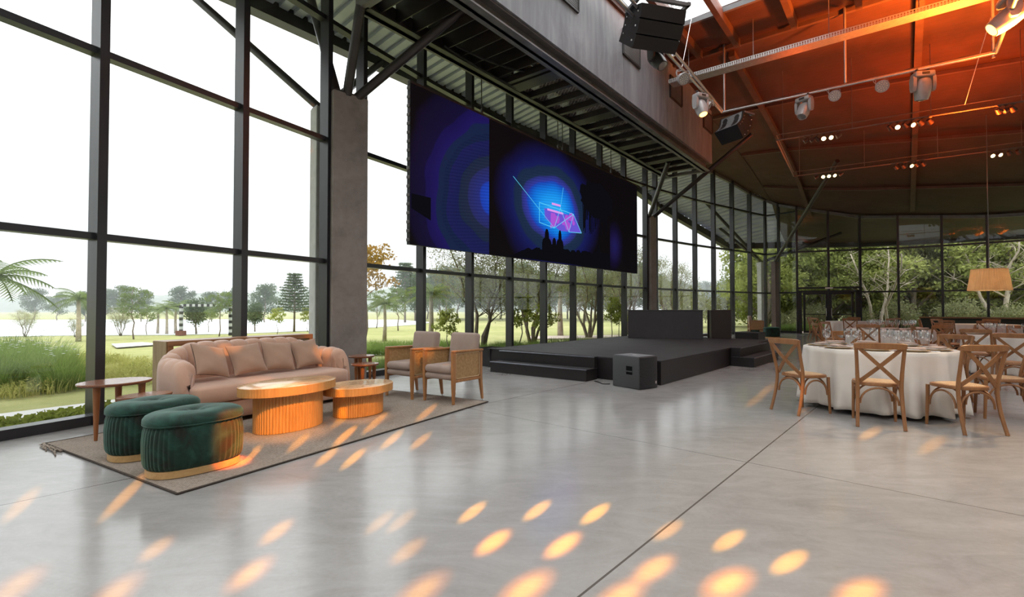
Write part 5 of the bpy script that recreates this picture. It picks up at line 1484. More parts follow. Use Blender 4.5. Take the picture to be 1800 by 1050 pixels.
# moving heads
M_['body'] = plain('light_grey_fixture', (0.48, 0.45, 0.45), 0.38, 0.2, 0.5, 0.1, 12)
M_['bodydk'] = plain('dark_fixture', (0.05, 0.045, 0.045), 0.4)
M_['lens'] = plain('lamp_lens', (0.35, 0.33, 0.32), 0.12, 0.4)
M_['hotlens'] = emit('orange_lamp_lens', (1.0, 0.42, 0.08), 9.0)
def moving_head(label, loc, rz, tilt, s=1.0, lit=False, mat=None, grp='moving head lights on the truss'):
    mat = mat or M_['body']
    o = thing('moving_head', label, 'stage light', loc, rz, grp)        # loc is the clamp on the pipe
    b = MB(); b.rbox((0, 0, -0.13), (0.34, 0.22, 0.11), 0.03, 3); b.build('base', mat, o, smooth=True, auto=40)
    for x in (-0.1, 0.1): MB().rbox((x, 0, -0.045), (0.035, 0.06, 0.09), 0.008, 1).build('clamp', M_['bodydk'], o)
    d = MB(); d.rbox((0, -0.113, -0.13), (0.13, 0.006, 0.05), 0.003, 1); d.build('display', M_['bodydk'], o)
    for x in (-1, 1):
        a = MB(); a.rings([[(x * 0.165 + dx * 0.03, dy * w_, z) for dx, dy in ((-1, -1), (1, -1), (1, 1), (-1, 1))] for z, w_ in ((-0.16, 0.06), (-0.22, 0.075), (-0.36, 0.07), (-0.43, 0.05), (-0.45, 0.03))])
        a.build('yoke_arm', mat, o, smooth=True, auto=35)
    Mh = Matrix.Translation((0, 0, -0.37)) @ Matrix.Rotation(tilt, 4, 'X')
    h = MB(); rg = []
    for z, r in ((0.17, 0.05), (0.16, 0.085), (0.10, 0.115), (0.0, 0.125), (-0.12, 0.12), (-0.20, 0.105), (-0.235, 0.098)):
        rg.append([(x, y, z) for x, y in superell(r, r * 1.05, 24, 3.0)])
    h.rings(rg, M=Mh); h.build('head', mat, o, smooth=True, auto=40)
    l = MB(); l.lathe([(0.09, -0.225), (0.088, -0.240), (0.06, -0.250), (0.01, -0.254)], 20, Mh); l.build('lens', M_['hotlens'] if lit else M_['lens'], o, smooth=True, auto=40)
    c = MB(); c.tube(bez((0.1, 0.05, -0.09), (0.2, 0.12, 0.05), (0.05, 0.2, 0.1), (-0.05, 0.1, 0.05)), 0.008, 5); c.build('cable', M_['bodydk'], o)
    o.scale = (s,) * 3
    return o
M_['spk0'] = plain('black_lamp_face', (0.012, 0.011, 0.011), 0.6)
def par_can(label, loc, aim, s=1.0, grp='round lamp cans on the truss'):
    o = thing('par_light', label, 'stage light', loc, 0, grp)
    aim = Vector(aim).normalized(); q = aim.to_track_quat('Z', 'Y').to_matrix().to_4x4()
    Mh = Matrix.Translation((0, 0, -0.2)) @ q
    b = MB(); b.lathe([(0.05, -0.10), (0.10, -0.09), (0.128, -0.03), (0.135, 0.03), (0.135, 0.05), (0.12, 0.052), (0.118, 0.04)], 28, Mh); b.build('can', M_['body'], o, smooth=True, auto=40)
    f = MB(); f.lathe([(0.118, 0.038), (0.01, 0.040)], 28, Mh); f.build('face', M_['spk0'], o)
    l = MB()
    for r, n_ in ((0.0, 1), (0.045, 6), (0.09, 11)):
        for k in range(n_):
            a = 2 * PI * k / n_; l.lathe([(0.0145, 0.042), (0.0145, 0.049), (0.01, 0.052), (0.001, 0.053)], 10, Mh @ Matrix.Translation((r * math.cos(a), r * math.sin(a), 0)))
    l.build('led_cluster', M_['ledlens'], o, smooth=True)
    y = MB()
    for x in (-1, 1): y.tube([(x * 0.14, 0, -0.2), (x * 0.14, 0, -0.03), (0, 0, -0.02)], 0.007, 6)
    y.build('bracket', M_['body'], o)
    c = MB(); c.tube(bez((0.0, 0.0, 0.0), (-0.12, 0.1, 0.12), (-0.2, 0.1, -0.05), (-0.05, 0.06, -0.14)), 0.007, 5); c.build('cable', M_['body'], o)
    o.scale = (s,) * 3
    return o
M_['ledlens'] = plain('led_lens', (0.85, 0.80, 0.72), 0.2, 0.0)
def on(Pa, Pb, px):
    # point of the pipe seen at pixel column px
    best = min((abs(CX + F * (q.x / q.y) - px), k) for k in range(401) for q in [Pa.lerp(Pb, k / 400)])
    return Pa.lerp(Pb, best[1] / 400)
moving_head('dark moving head light under the big hung loudspeaker at the top', on(D_, A_, 1156), R(40), R(-38), 1.0, mat=M_['bodydk'])
moving_head('moving head with a glowing orange lens near the truss corner', on(D_, A_, 1234) + Vector((0, 0, -0.06)), R(25), R(-22), 1.0, True)
moving_head('grey moving head left of the two round cans, tilted to the side', on(A_, B_p, 1418), R(-60), R(-28), 1.0)
moving_head('large grey moving head right of the two round cans, hanging down', on(A_, B_p, 1628), R(-12), R(14), 1.12)
moving_head('biggest moving head at the right edge with its lens aglow', on(B_p, C_, 1786) + Vector((0, 0, 0.45)), R(60), R(55), 1.3, True)
par_can('round lamp can on the left pipe below the dark moving head', on(D_, A_, 1203), (0.2, -0.75, -0.6), 0.95)
par_can('round lamp can just beside the glowing moving head', on(D_, A_, 1247) + Vector((0, 0, -0.05)), (0.7, -0.35, -0.45), 0.9)
par_can('round lamp can left of the hanger pole on the right pipe', on(A_, B_p, 1472), (-0.35, -0.85, -0.35), 0.95)
par_can('round lamp can right of the hanger pole on the right pipe', on(A_, B_p, 1556), (-0.35, -0.85, -0.35), 1.0)
par_can('round lamp can at the top right corner above the biggest moving head', on(B_p, C_, 1796) + Vector((0, 0, 1.0)), (-0.2, -0.8, -0.5), 1.0)

# line array loudspeakers
M_['spk'] = plain('black_loudspeaker', (0.013, 0.010, 0.0095), 0.45, 0, 0.5, 0.1, 30)
M_['spkgrille'] = plain('grey_mesh_grille', (0.24, 0.235, 0.24), 0.4, 0.3, 0.5, 0.5, 60)
def line_array(label, loc, rz, n_, s=1.0, first=8, step=13):
    o = thing('line_array', label, 'loudspeaker', loc, rz, 'hung curved loudspeaker arrays')       # fires along local -y
    fr = MB(); fr.bar((-0.42, 0.1, 0), (0.42, 0.1, 0), 0.05, 0.05); fr.bar((-0.42, -0.25, 0), (0.42, -0.25, 0), 0.05, 0.05)
    for x in (-0.4, 0.4): fr.bar((x, 0.14, 0), (x, -0.3, 0), 0.05, 0.05)
    fr.build('fly_frame', M_['channel'], o)
    M = Matrix.Translation((0, 0.12, -0.05)) @ Matrix.Rotation(R(-first), 4, 'X')
    for k in range(n_):
        b = MB(); W, D, H, H2 = 0.40, 0.46, 0.27, 0.19
        vs = [(-W, -D, 0), (W, -D, 0), (W * 0.92, 0, -(H - H2) / 2), (-W * 0.92, 0, -(H - H2) / 2), (-W, -D, -H), (W, -D, -H), (W * 0.92, 0, -(H + H2) / 2), (-W * 0.92, 0, -(H + H2) / 2)]
        b.add(vs, [(0, 1, 2, 3), (7, 6, 5, 4), (4, 5, 1, 0), (5, 6, 2, 1), (6, 7, 3, 2), (7, 4, 0, 3)], M)
        cbn = b.build('cabinet', M_['spk'], o)
        g = MB(); g.rbox((0, -D - 0.004, -H / 2), (0.70, 0.012, H - 0.03), 0.006, 1, M); g.build('grille', M_['spkgrille'], cbn)
        g = MB()
        for x in (-0.2, 0.2): g.lathe([(0.085, 0), (0.085, 0.004), (0.05, 0.006)], 18, M @ Matrix.Translation((x, -D - 0.010, -H / 2)) @ Matrix.Rotation(R(90), 4, 'X'))
        g.build('driver', M_['spk'], cbn)
        bl = MB()
        for x in (-1, 1):
            for yy in (-0.06, -D + 0.06): bl.sphere((x * W * 0.97, yy, -H / 2), 0.014, 8, 5, M)
        bl.build('bolt', M_['chrome'], cbn)
        M = M @ Matrix.Translation((0, -0.0, -H * 0.5 - H2 * 0.5 + 0.0)) @ Matrix.Rotation(R(-step), 4, 'X') @ Matrix.Translation((0, 0, 0.02))
    o.scale = (s,) * 3
    return o
q = at_y(1299, 208, 12.6)
line_array('small curved loudspeaker array hanging at the truss corner', (q.x, q.y, q.z), R(-62), 4, 0.86, 10, 14)
q = at_y(1140, 0, 8.7)
line_array('big dark loudspeaker array hanging at the top beside the bulkhead', (q.x + 0.20, q.y - 0.05, q.z - 0.12), R(-165), 3, 1.2, 16, 14)

# thin black track rails with little spotlights
M_['rail'] = plain('brown_black_rail', (0.18, 0.13, 0.105), 0.45)
rz_ = 6.2
ra, rb_, rc, rd = at(1365, 247, rz_), at(1395, 310, rz_), at(1800, 178, rz_), at(1800, 258, rz_)
rc = ra + (rc - ra) * 1.6; rd = rb_ + (rd - rb_) * 1.6
tk = thing('track_rail', 'thin dark rectangular lighting rail loop under the brown ceiling', 'lighting rail', ra)
for p, q in ((ra, rb_), (ra, rc), (rb_, rd)):
    MB().tube([p, q], 0.022, 8).build('rail', M_['rail'], tk, world=True)
    MB().tube([p + Vector((0, 0, 0.16)), q + Vector((0, 0, 0.16))], 0.012, 6).build('upper_tube', M_['rail'], tk, world=True)
for p, q, n_ in ((ra, rc, 5), (rb_, rd, 5)):
    for k in range(n_):
        c = p.lerp(q, 0.02 + k / n_); MB().tube([c, Vector((c.x, c.y, ceil_z(c.x, c.y)))], 0.008, 6).build('hanger_rod', M_['rail'], tk, world=True)
M_['spotlit'] = emit('lit_spot_face', (1.0, 0.66, 0.26), 14.0)
M_['spotbody'] = plain('bronze_spot_body', (0.07, 0.045, 0.035), 0.4)
proto = {}
def track_spot(px, py, Pa, Pb, lit, k, lab, grp):
    c = on(Pa, Pb, px)
    r_ = random.Random(int(px * 7 + py))
    aim = Vector((-0.45 + 0.5 * r_.random(), -0.9, -0.55)).normalized()
    if not lit: aim = Vector((0.8 * (1 if r_.random() > 0.5 else -1), 0.3, -0.5)).normalized()
    o = thing('track_spotlight', lab, 'spotlight', c, 0, grp)
    q = aim.to_track_quat('Z', 'Y').to_matrix().to_4x4(); Mh = Matrix.Translation((0, 0, -0.17)) @ q
    key = lit
    MB().lathe([(0.03, -0.13), (0.055, -0.12), (0.075, 0.0), (0.085, 0.06), (0.075, 0.06), (0.07, 0.045)], 16, Mh).build('can', M_['spotbody'], o, smooth=True, auto=40)
    MB().lathe([(0.072, 0.045), (0.04, 0.052), (0.005, 0.055)], 14, Mh).build('lens', M_['spotlit'] if lit else M_['lens'], o)
    MB().rbox((0, 0, -0.01), (0.10, 0.04, 0.03), 0.004, 1).build('adapter', M_['spotbody'], o)
    MB().tube([(0, 0, -0.02), (0.0, 0.03, -0.1), (0, 0.02, -0.17)], 0.01, 6).build('stem', M_['spotbody'], o)
    o.scale = (0.78,) * 3; o.location.z -= 0.02
    return o
G = (('on the near rail at its left end, below the loudspeaker array', ra, rc, ((1419, 0), (1430, 0), (1441, 0), (1452, 1), (1464, 1), (1477, 0))),
     ('on the near rail in its middle cluster', ra, rc, ((1570, 0), (1582, 1), (1596, 0), (1609, 1), (1624, 0), (1640, 0))),
     ('on the near rail by the right edge', ra, rc, ((1762, 0), (1775, 0), (1789, 0))),
     ('on the far rail at its left end, by the slanting strut', rb_, rd, ((1437, 0), (1449, 1), (1459, 1), (1469, 1), (1480, 0))),
     ('on the far rail in its middle cluster', rb_, rd, ((1580, 0), (1592, 0), (1605, 1), (1615, 0), (1628, 0))),
     ('on the far rail by the right edge', rb_, rd, ((1750, 1), (1763, 1), (1780, 0), (1795, 0))))
for lab, Pa, Pb, L in G:
    for k, (px, lit) in enumerate(L):
        track_spot(px, 0, Pa, Pb, lit, k, ('lit' if lit else 'unlit') + ' bronze track spotlight ' + lab, ('lit' if lit else 'unlit') + ' spots ' + lab)

# thin rods and suspension cables
for nm, a, b, lab in (('suspension_cable', (1222, 0), (1198, 122), 'thin steel cable dropping from the skylight to the left truss pipe'),
                      ('suspension_cable', (1742, 30), (1696, 184), 'thin steel cable slanting down right of the big moving head')):
    p = at_y(a[0], a[1], 11.6 if a[0] < 1500 else 10.5); q = at_y(b[0], b[1], 11.4 if a[0] < 1500 else 12.0)
    tag(MB().tube([p, q], 0.008, 6).build(nm, M_['alu_pipe']), lab, 'cable')
# ------------------------------------------------------------------ garden, lake and woods outside
GZ0 = -0.12
def gpt(px, py): return at(px, py, GZ0)
def mat_lawn():
    t = NT('mown_lawn'); c = t.coord()
    n = t.noise(c, 0.16, 5, 0.6); n2 = t.noise(c, 2.2, 6, 0.7); n3 = t.noise(c, 45, 2)
    f = t.math('ADD', t.math('MULTIPLY', n, 0.45), t.math('ADD', t.math('MULTIPLY', n2, 0.35), t.math('MULTIPLY', n3, 0.2)))
    col = t.ramp(f, [(0.30, (0.17, 0.185, 0.07)), (0.48, (0.26, 0.265, 0.105)), (0.62, (0.34, 0.325, 0.16)), (0.75, (0.42, 0.385, 0.25))])
    return t.pbr(col, 0.95, 0, t.bump(n3, 0.6, 0.03), 0.1)
M_['lawn'] = mat_lawn()
lw = MB(); n = 60
gx = np.linspace(-170, 190, n); gy = np.linspace(-25, 330, n)
def lawn_z(x, y):
    d = math.hypot(x, y); return GZ0 - 0.02 + (0.0 if d < 60 else 0.0)
lw.add([(x, y, lawn_z(x, y)) for x in gx for y in gy], [(i * n + j, (i + 1) * n + j, (i + 1) * n + j + 1, i * n + j + 1) for i in range(n - 1) for j in range(n - 1)])
tag(lw.build('ground', M_['lawn']), 'yellow green lawn reaching from the hall to the lake', 'lawn', kind='structure')
def flat(name, pts, z, mat, label, cat, th=0.03):
    mb = MB(); mb.prism([(p.x, p.y) for p in pts], z - th, z); o = mb.build(name, mat); return tag(o, label, cat, kind='structure')
def mat_water():
    t = NT('lake_water'); c = t.coord('Object', (0.6, 2.5, 1)); n = t.noise(c, 1.5, 4)
    return t.pbr((0.72, 0.76, 0.78), 0.35, 0, t.bump(n, 0.06, 0.05), 0.8)
M_['water'] = mat_water()
shore = [gpt(-700, 592), gpt(0, 592), gpt(120, 590), gpt(300, 589), gpt(420, 587), gpt(540, 582), gpt(640, 577), gpt(730, 571), gpt(760, 567), gpt(700, 562.5), gpt(500, 562), gpt(200, 562), gpt(0, 563), gpt(-700, 563)]
flat('ground', shore, GZ0 + 0.02, M_['water'], 'pale grey lake beyond the lawn', 'lake')
M_['pave'] = plain('pale_concrete_paving', (0.50, 0.49, 0.47), 0.8, 0, 0.3, 0.08, 3)
pa = [Vector((-9.5, 2.2, 0)), Vector((-6.5, 6.24, 0)), Vector((-5.6, 7.55, 0)), Vector((-4.6, 9.3, 0)), Vector((-4.1, 8.9, 0)), Vector((-4.95, 7.2, 0)), Vector((-5.95, 5.7, 0)), Vector((-8.9, 1.8, 0))]
flat('path', pa, GZ0 + 0.03, M_['pave'], 'narrow pale concrete path along the left windows', 'path')
pb = [gpt(196, 607), gpt(250, 604), gpt(285, 607), gpt(205, 613)]
flat('path', pb, GZ0 + 0.05, M_['pave'], 'flat pale concrete slab lying in the lawn', 'slab')
pc_ = [gpt(560, 612), gpt(640, 612), gpt(1000, 596), gpt(1320, 588), gpt(1320, 585.5), gpt(1000, 592.5)]
M_['gravel'] = plain('pinkish_gravel', (0.50, 0.42, 0.36), 0.95, 0, 0.1, 0.15, 8)
pg_ = [gpt(930, 597), gpt(1100, 595), gpt(1320, 590), gpt(1500, 584), gpt(1500, 581), gpt(1320, 586), gpt(1100, 590), gpt(930, 592)]
flat('path', pg_, GZ0 + 0.03, M_['gravel'], 'pinkish gravel drive crossing the lawn behind the stage windows', 'drive')

# distant hills
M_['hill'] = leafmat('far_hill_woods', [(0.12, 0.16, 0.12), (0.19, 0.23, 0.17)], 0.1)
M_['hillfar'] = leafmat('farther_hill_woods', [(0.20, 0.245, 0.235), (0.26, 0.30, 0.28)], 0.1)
def hill(label, x0, x1, y, hs, depth, mat, seed, step=1.2):
    mb = MB(); r_ = random.Random(seed); n = int((x1 - x0) / step); rg = []
    for i in range(n + 1):
        f = i / n; x = lerp(x0, x1, f); k = f * (len(hs) - 1); a = int(min(k, len(hs) - 2)); h = lerp(hs[a], hs[a + 1], k - a)
        h = h * (1 + 0.10 * math.sin(i * 0.9) * r_.random()) + 0.7 * r_.random()
        rg.append([(x, y - depth * 0.5, -0.5), (x, y - depth * 0.3, h * 0.75), (x + 0.3, y, h), (x, y + depth, h * 0.9), (x, y + depth * 1.3, -0.5)])
    mb.rings(rg, True, True); tag(mb.build('hill', mat), label, 'hill', kind='structure')
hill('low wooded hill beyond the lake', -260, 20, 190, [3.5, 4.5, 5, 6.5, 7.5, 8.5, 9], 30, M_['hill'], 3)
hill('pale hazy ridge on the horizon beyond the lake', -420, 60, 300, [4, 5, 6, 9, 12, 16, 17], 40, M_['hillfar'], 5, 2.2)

# ---- damp haze hanging over the lake and fields
t_ = NT('damp_haze'); vsn = t_.new('ShaderNodeVolumeScatter'); vsn.inputs['Color'].default_value = (0.93, 0.97, 1.0, 1); vsn.inputs['Density'].default_value = 0.0045; vsn.inputs['Anisotropy'].default_value = 0.2
t_.link(vsn.outputs[0], t_.out.inputs['Volume'])
hz = MB().box((-80, 186, 14.0), (620, 306, 30)); hz.box((-205, 22.9, 14.0), (380, 20, 30)); tag(hz.build('haze', t_.m), 'pale damp haze over the distant fields and lake', 'haze', kind='structure')

# ---- plants
def leaf_quads(mb, P, size, r_, aspect=0.55, droop=0.0):
    n = len(P)
    for p in P:
        a = r_.random() * 2 * PI; t = math.acos(lerp(-0.75, 1, r_.random())); s = size * (0.6 + 0.8 * r_.random())
        d = Vector((math.sin(t) * math.cos(a), math.sin(t) * math.sin(a), math.cos(t) - droop)); d.normalize()
        u = d.cross(Vector((r_.random() - .5, r_.random() - .5, r_.random() - .5))); 
        if u.length < 1e-3: continue
        u.normalize(); w = u.cross(d).normalized() * aspect; i = len(mb.v)
        mb.v += [tuple(p - u * s * .5), tuple(p + w * s * .5), tuple(p + u * s * .5), tuple(p - w * s * .5)]
        mb.f.append((i, i + 1, i + 2, i + 3))
def cloud(r_, c, rad, n):
    out = []
    for _ in range(n):
        while True:
            q = Vector((r_.uniform(-1, 1), r_.uniform(-1, 1), r_.uniform(-1, 1)))
            if 0.15 < q.length < 1: break
        q = q * (0.55 + 0.45 * r_.random())
        out.append(Vector(c) + Vector((q.x * rad[0], q.y * rad[1], q.z * rad[2])))
    return out
M_['bark'] = plain('grey_brown_bark', (0.20, 0.165, 0.13), 0.9, 0, 0.1, 0.3, 9, 0.4)
M_['palebark'] = plain('pale_bark', (0.42, 0.36, 0.29), 0.85, 0, 0.1, 0.25, 6, 0.3)
M_['leafG'] = leafmat('green_leaves', [(0.085, 0.125, 0.04), (0.15, 0.20, 0.07), (0.25, 0.29, 0.11)])
M_['leafD'] = leafmat('dark_green_leaves', [(0.045, 0.07, 0.035), (0.085, 0.12, 0.06), (0.14, 0.17, 0.085)])
M_['leafY'] = leafmat('yellow_green_leaves', [(0.14, 0.19, 0.035), (0.26, 0.30, 0.06), (0.38, 0.38, 0.10)])
M_['leafO'] = leafmat('olive_leaves', [(0.15, 0.165, 0.075), (0.25, 0.26, 0.125), (0.36, 0.36, 0.19)], 0.45)
M_['leafW'] = leafmat('woods_leaves', [(0.13, 0.17, 0.045), (0.28, 0.32, 0.095), (0.46, 0.47, 0.16)], 0.45)
M_['leafR'] = leafmat('autumn_leaves', [(0.16, 0.13, 0.03), (0.30, 0.20, 0.05), (0.42, 0.22, 0.06)])
def branchy(r_, base, h, lean, n, spread, r0, crown_lo, sub=2):
    mb = MB(); tips = []
    top = Vector(base) + Vector((lean[0], lean[1], h))
    P = [Vector(base).lerp(top, k / 6) + Vector((r_.uniform(-1, 1), r_.uniform(-1, 1), 0)) * 0.03 * h * (k > 0) for k in range(7)]
    mb.tube(P, [lerp(r0, r0 * 0.25, k / 6) for k in range(7)], 7)
    for i in range(n):
        f = lerp(crown_lo, 0.95, (i + 0.5 * r_.random()) / n); k = f * 6; a = int(k); p = P[a].lerp(P[min(a + 1, 6)], k - a)
        an = i * 2.4 + r_.random(); L = spread * (1.1 - 0.5 * (f - crown_lo) / (1 - crown_lo)) * r_.uniform(0.8, 1.15)
        q = p + Vector((math.cos(an) * L, math.sin(an) * L, L * r_.uniform(0.25, 0.8)))
        m = p.lerp(q, 0.5) + Vector((0, 0, L * 0.12))
        mb.tube([p, m, q], [r0 * 0.4 * (1.2 - f), r0 * 0.26 * (1.2 - f), r0 * 0.08], 5); tips += [m, q]
        for _ in range(sub):
            s = m.lerp(q, r_.random() * .6); e_ = s + Vector((r_.uniform(-1, 1), r_.uniform(-1, 1), r_.uniform(0.1, 0.9))) * L * 0.5
            mb.tube([s, e_], [r0 * 0.14, r0 * 0.05], 4, cap=False); tips.append(e_)
    tips.append(top)
    return mb, tips
PROTO = {}
def make_plant(kind, label, cat, loc, s, rz, grp):
    nm = {'broad': 'broadleaf_tree', 'round': 'round_tree', 'sparse': 'sparse_tree', 'palm': 'palm_tree', 'pine': 'pine_tree', 'bush': 'garden_shrub', 'sapling': 'young_tree', 'bare': 'bare_tree', 'woods': 'forest_tree', 'far': 'forest_tree', 'autumn': 'autumn_tree', 'drybush': 'garden_shrub'}[kind]
    if kind in PROTO:
        return dup(PROTO[kind], loc, rz, label, grp, s)
    r_ = random.Random(sum(map(ord, kind)) * 3)
    o = thing(nm, label, cat, loc, rz, grp)
    tr, fo, fm, bm_ = None, MB(), M_['leafG'], M_['bark']
    if kind == 'broad':                # 3.2 m airy tree
        tr, tips = branchy(r_, (0, 0, 0), 2.8, (0.1, 0), 11, 0.72, 0.045, 0.36)
        for t in tips: leaf_quads(fo, cloud(r_, t, (0.30, 0.30, 0.17), 40), 0.095, r_)
    elif kind == 'autumn':
        tr, tips = branchy(r_, (0, 0, 0), 3.6, (0.3, 0), 12, 1.1, 0.06, 0.4); fm = M_['leafR']
        for t in tips: leaf_quads(fo, cloud(r_, t, (0.4, 0.4, 0.22), 42), 0.13, r_)
    elif kind == 'round':              # dense dark egg shaped crown 2.2 m
        tr, tips = branchy(r_, (0, 0, 0), 1.6, (0, 0), 9, 0.5, 0.06, 0.3); fm = M_['leafD']
        leaf_quads(fo, cloud(r_, (0, 0, 1.35), (0.72, 0.72, 0.92), 3600), 0.10, r_)
    elif kind == 'sparse':             # multi stemmed, thin leaves, 5 m
        tr = MB(); fm = M_['leafO']
        for k in range(6):
            a = k * 1.05; b, tips = branchy(r_, (0.08 * math.cos(a), 0.08 * math.sin(a), 0), r_.uniform(3.0, 4.4), (1.1 * math.cos(a), 1.1 * math.sin(a)), 9, 1.05, 0.06, 0.3, 3)
            tr.v, tr.f = tr.v + b.v, tr.f + [tuple(i + len(tr.v) for i in f) for f in b.f]
            for t in tips: leaf_quads(fo, cloud(r_, t, (0.5, 0.5, 0.4), 44), 0.06, r_)
    elif kind == 'bare':
        tr = MB(); fm = M_['leafO']; bm_ = M_['palebark']
        for k in range(3):
            a = k * 2.1; b, tips = branchy(r_, (0.1 * math.cos(a), 0.1 * math.sin(a), 0), r_.uniform(5, 7), (1.6 * math.cos(a), 1.6 * math.sin(a)), 10, 1.5, 0.12, 0.35, 3)
            tr.v, tr.f = tr.v + b.v, tr.f + [tuple(i + len(tr.v) for i in f) for f in b.f]
            for t in tips[::3]: leaf_quads(fo, cloud(r_, t, (0.5, 0.5, 0.4), 14), 0.14, r_)
    elif kind == 'palm':               # 2.6 m feather palm
        tr = MB().tube([(0, 0, 0), (0.03, 0, 0.8), (0.0, 0.02, 1.7)], [0.10, 0.075, 0.06], 9); bm_ = M_['palebark']
        for k in range(15):
            a = k * 2.4; el = lerp(1.2, -0.1, k / 14); L = r_.uniform(0.85, 1.1); P = []
            for j in range(9):
                f = j / 8; P.append(Vector((math.cos(a) * L * f * math.cos(el * (1 - f * .6)), math.sin(a) * L * f * math.cos(el * (1 - f * .6)), 1.7 + L * (math.sin(el) * f - 0.55 * f * f))))
            fo.tube(P, [0.012] * 8 + [0.004], 4, cap=False)
            sd = Vector((-math.sin(a), math.cos(a), 0))
            for j in range(1, 9):
                for q_ in range(2):
                    p = P[j - 1].lerp(P[j], 0.5 * q_)
                    for s_ in (-1, 1):
                        l = 0.30 * math.sin(PI * min(1, (j + .5 * q_) / 8.6)) + 0.06; e_ = p + sd * s_ * l * 0.8 + (P[j] - P[j - 1]).normalized() * l * 0.5 - Vector((0, 0, l * 0.35))
                        w = (P[j] - P[j - 1]).normalized() * 0.022; i = len(fo.v)
                        fo.v += [tuple(p - w), tuple(p + w), tuple(e_)]; fo.f.append((i, i + 1, i + 2))
    elif kind == 'pine':               # layered tall conifer 4.6 m
        tr = MB().tube([(0, 0, 0), (0.03, 0, 2.4), (0, 0, 4.5)], [0.09, 0.06, 0.015], 8); fm = M_['leafD']
        for k in range(14):
            z = lerp(1.6, 4.4, k / 13); L = lerp(1.25, 0.35, (k / 13) ** 1.3) * r_.uniform(0.8, 1.15)
            for j in range(6):
                a = j * 1.05 + k * 0.5; q_ = Vector((math.cos(a) * L, math.sin(a) * L, z + 0.12 * L)); tr.tube([(0, 0, z - .1), q_], [0.02, 0.008], 4, cap=False)
                for f in (0.5, 0.75, 1.0): leaf_quads(fo, cloud(r_, Vector((0, 0, z)).lerp(q_, f), (0.28, 0.28, 0.10), 22), 0.13, r_)
    elif kind in ('bush', 'drybush'):
        tr, tips = branchy(r_, (0, 0, 0), 0.9, (0, 0), 8, 0.6, 0.03, 0.1); fm = M_['leafY'] if kind == 'bush' else M_['leafO']
        leaf_quads(fo, cloud(r_, (0, 0, 0.7), (0.7, 0.7, 0.7), 1500), 0.085, r_)
    elif kind == 'sapling':
        tr, tips = branchy(r_, (0, 0, 0), 1.9, (0.05, 0.05), 9, 0.5, 0.025, 0.35); fm = M_['leafY']
        for t in tips: leaf_quads(fo, cloud(r_, t, (0.22, 0.22, 0.14), 26), 0.11, r_)
    elif kind == 'woods':              # 10 m dense forest tree
        tr, tips = branchy(r_, (0, 0, 0), 8.6, (0.5, 0.3), 22, 2.7, 0.17, 0.05, 3); fm = M_['leafW']
        for t in tips: leaf_quads(fo, cloud(r_, t, (1.05, 1.05, 0.5), 84), 0.24, r_)
    elif kind == 'far':
        tr, tips = branchy(r_, (0, 0, 0), 6.5, (0.3, 0), 12, 2.2, 0.14, 0.2, 2); fm = M_['leafD']
        for t in tips: leaf_quads(fo, cloud(r_, t, (1.1, 1.1, 0.8), 80), 0.30, r_)
    tr.build('trunk', bm_, o, smooth=True); fo.build('foliage', fm, o)
    o.scale = (s,) * 3
    PROTO[kind] = o
    return o
def tree(kind, px, py, s, label, grp=None, cat='tree', rz=None):
    p = gpt(px, py) if py is not None else None
    return make_plant(kind, label, cat, p - Vector((0, 0, 0.03)), s, rz if rz is not None else (px * 1.7) % 6.28, grp)
def tree_y(kind, px, Y, s, label, grp=None, cat='tree', rz=None):
    x = (px - CX) / F * Y
    return make_plant(kind, label, cat, Vector((x, Y, GZ0 - 0.03)), s, rz if rz is not None else (px * 1.7) % 6.28, grp)

# left windows
tree_y('palm', -12, 11.5, 1.25, 'large palm cut by the left edge of the view outside the first window')
tree('palm', 138, 600, 1.05, 'lone feather palm on the lawn in the first window left of the mullion')
tree('broad', 235, 596, 0.80, 'slim airy green tree outside the second window, nearest the mullion')
tree('sparse', 212, 590, 0.34, 'low spreading bare limbed tree by the lake in the second window')
tree('broad', 258, 589, 0.55, 'small rounded green tree right of the slim airy one by the lake')
tree('palm', 293, 588, 0.80, 'palm left of the banded frame, first of three by the lake')
tree('palm', 309, 587, 0.88, 'palm left of the banded frame, second of three by the lake')
tree('palm', 277, 587, 0.76, 'palm left of the banded frame, farthest left of three by the lake')
tree('round', 345, 588, 0.92, 'dense dark egg-shaped tree seen through the banded frame')
tree('broad', 385, 591, 0.74, 'airy green tree at the right post of the banded frame')
tree('broad', 366, 585, 0.55, 'small green tree between the egg-shaped tree and the frame post')
tree('round', 448, 584, 0.82, 'dark bushy tree right of the second mullion by the lake')
tree('sapling', 487, 587, 0.72, 'small yellow green tree left of the tall layered pine')
tree('pine', 517, 583, 0.76, 'tall dark layered pine above the right end of the sofa')
tree('sapling', 541, 583, 0.72, 'small yellow green tree right of the tall layered pine')
tree('sparse', 45, 592, 0.30, 'small leafless tree standing in front of the lake at far left')
tree('sparse', 132, 592, 0.22, 'tiny leafless tree by the lake left of the lone palm')
for k, (px, py) in enumerate(((150, 566), (185, 565), (215, 565), (248, 566), (320, 566), (372, 566), (410, 567), (465, 567), (560, 569), (60, 564), (100, 564))):
    tree('far', px, py, 0.42 + 0.12 * ((k * 7) % 5) / 5, 'distant dark tree on the far shore of the lake', 'trees on the far lake shore')
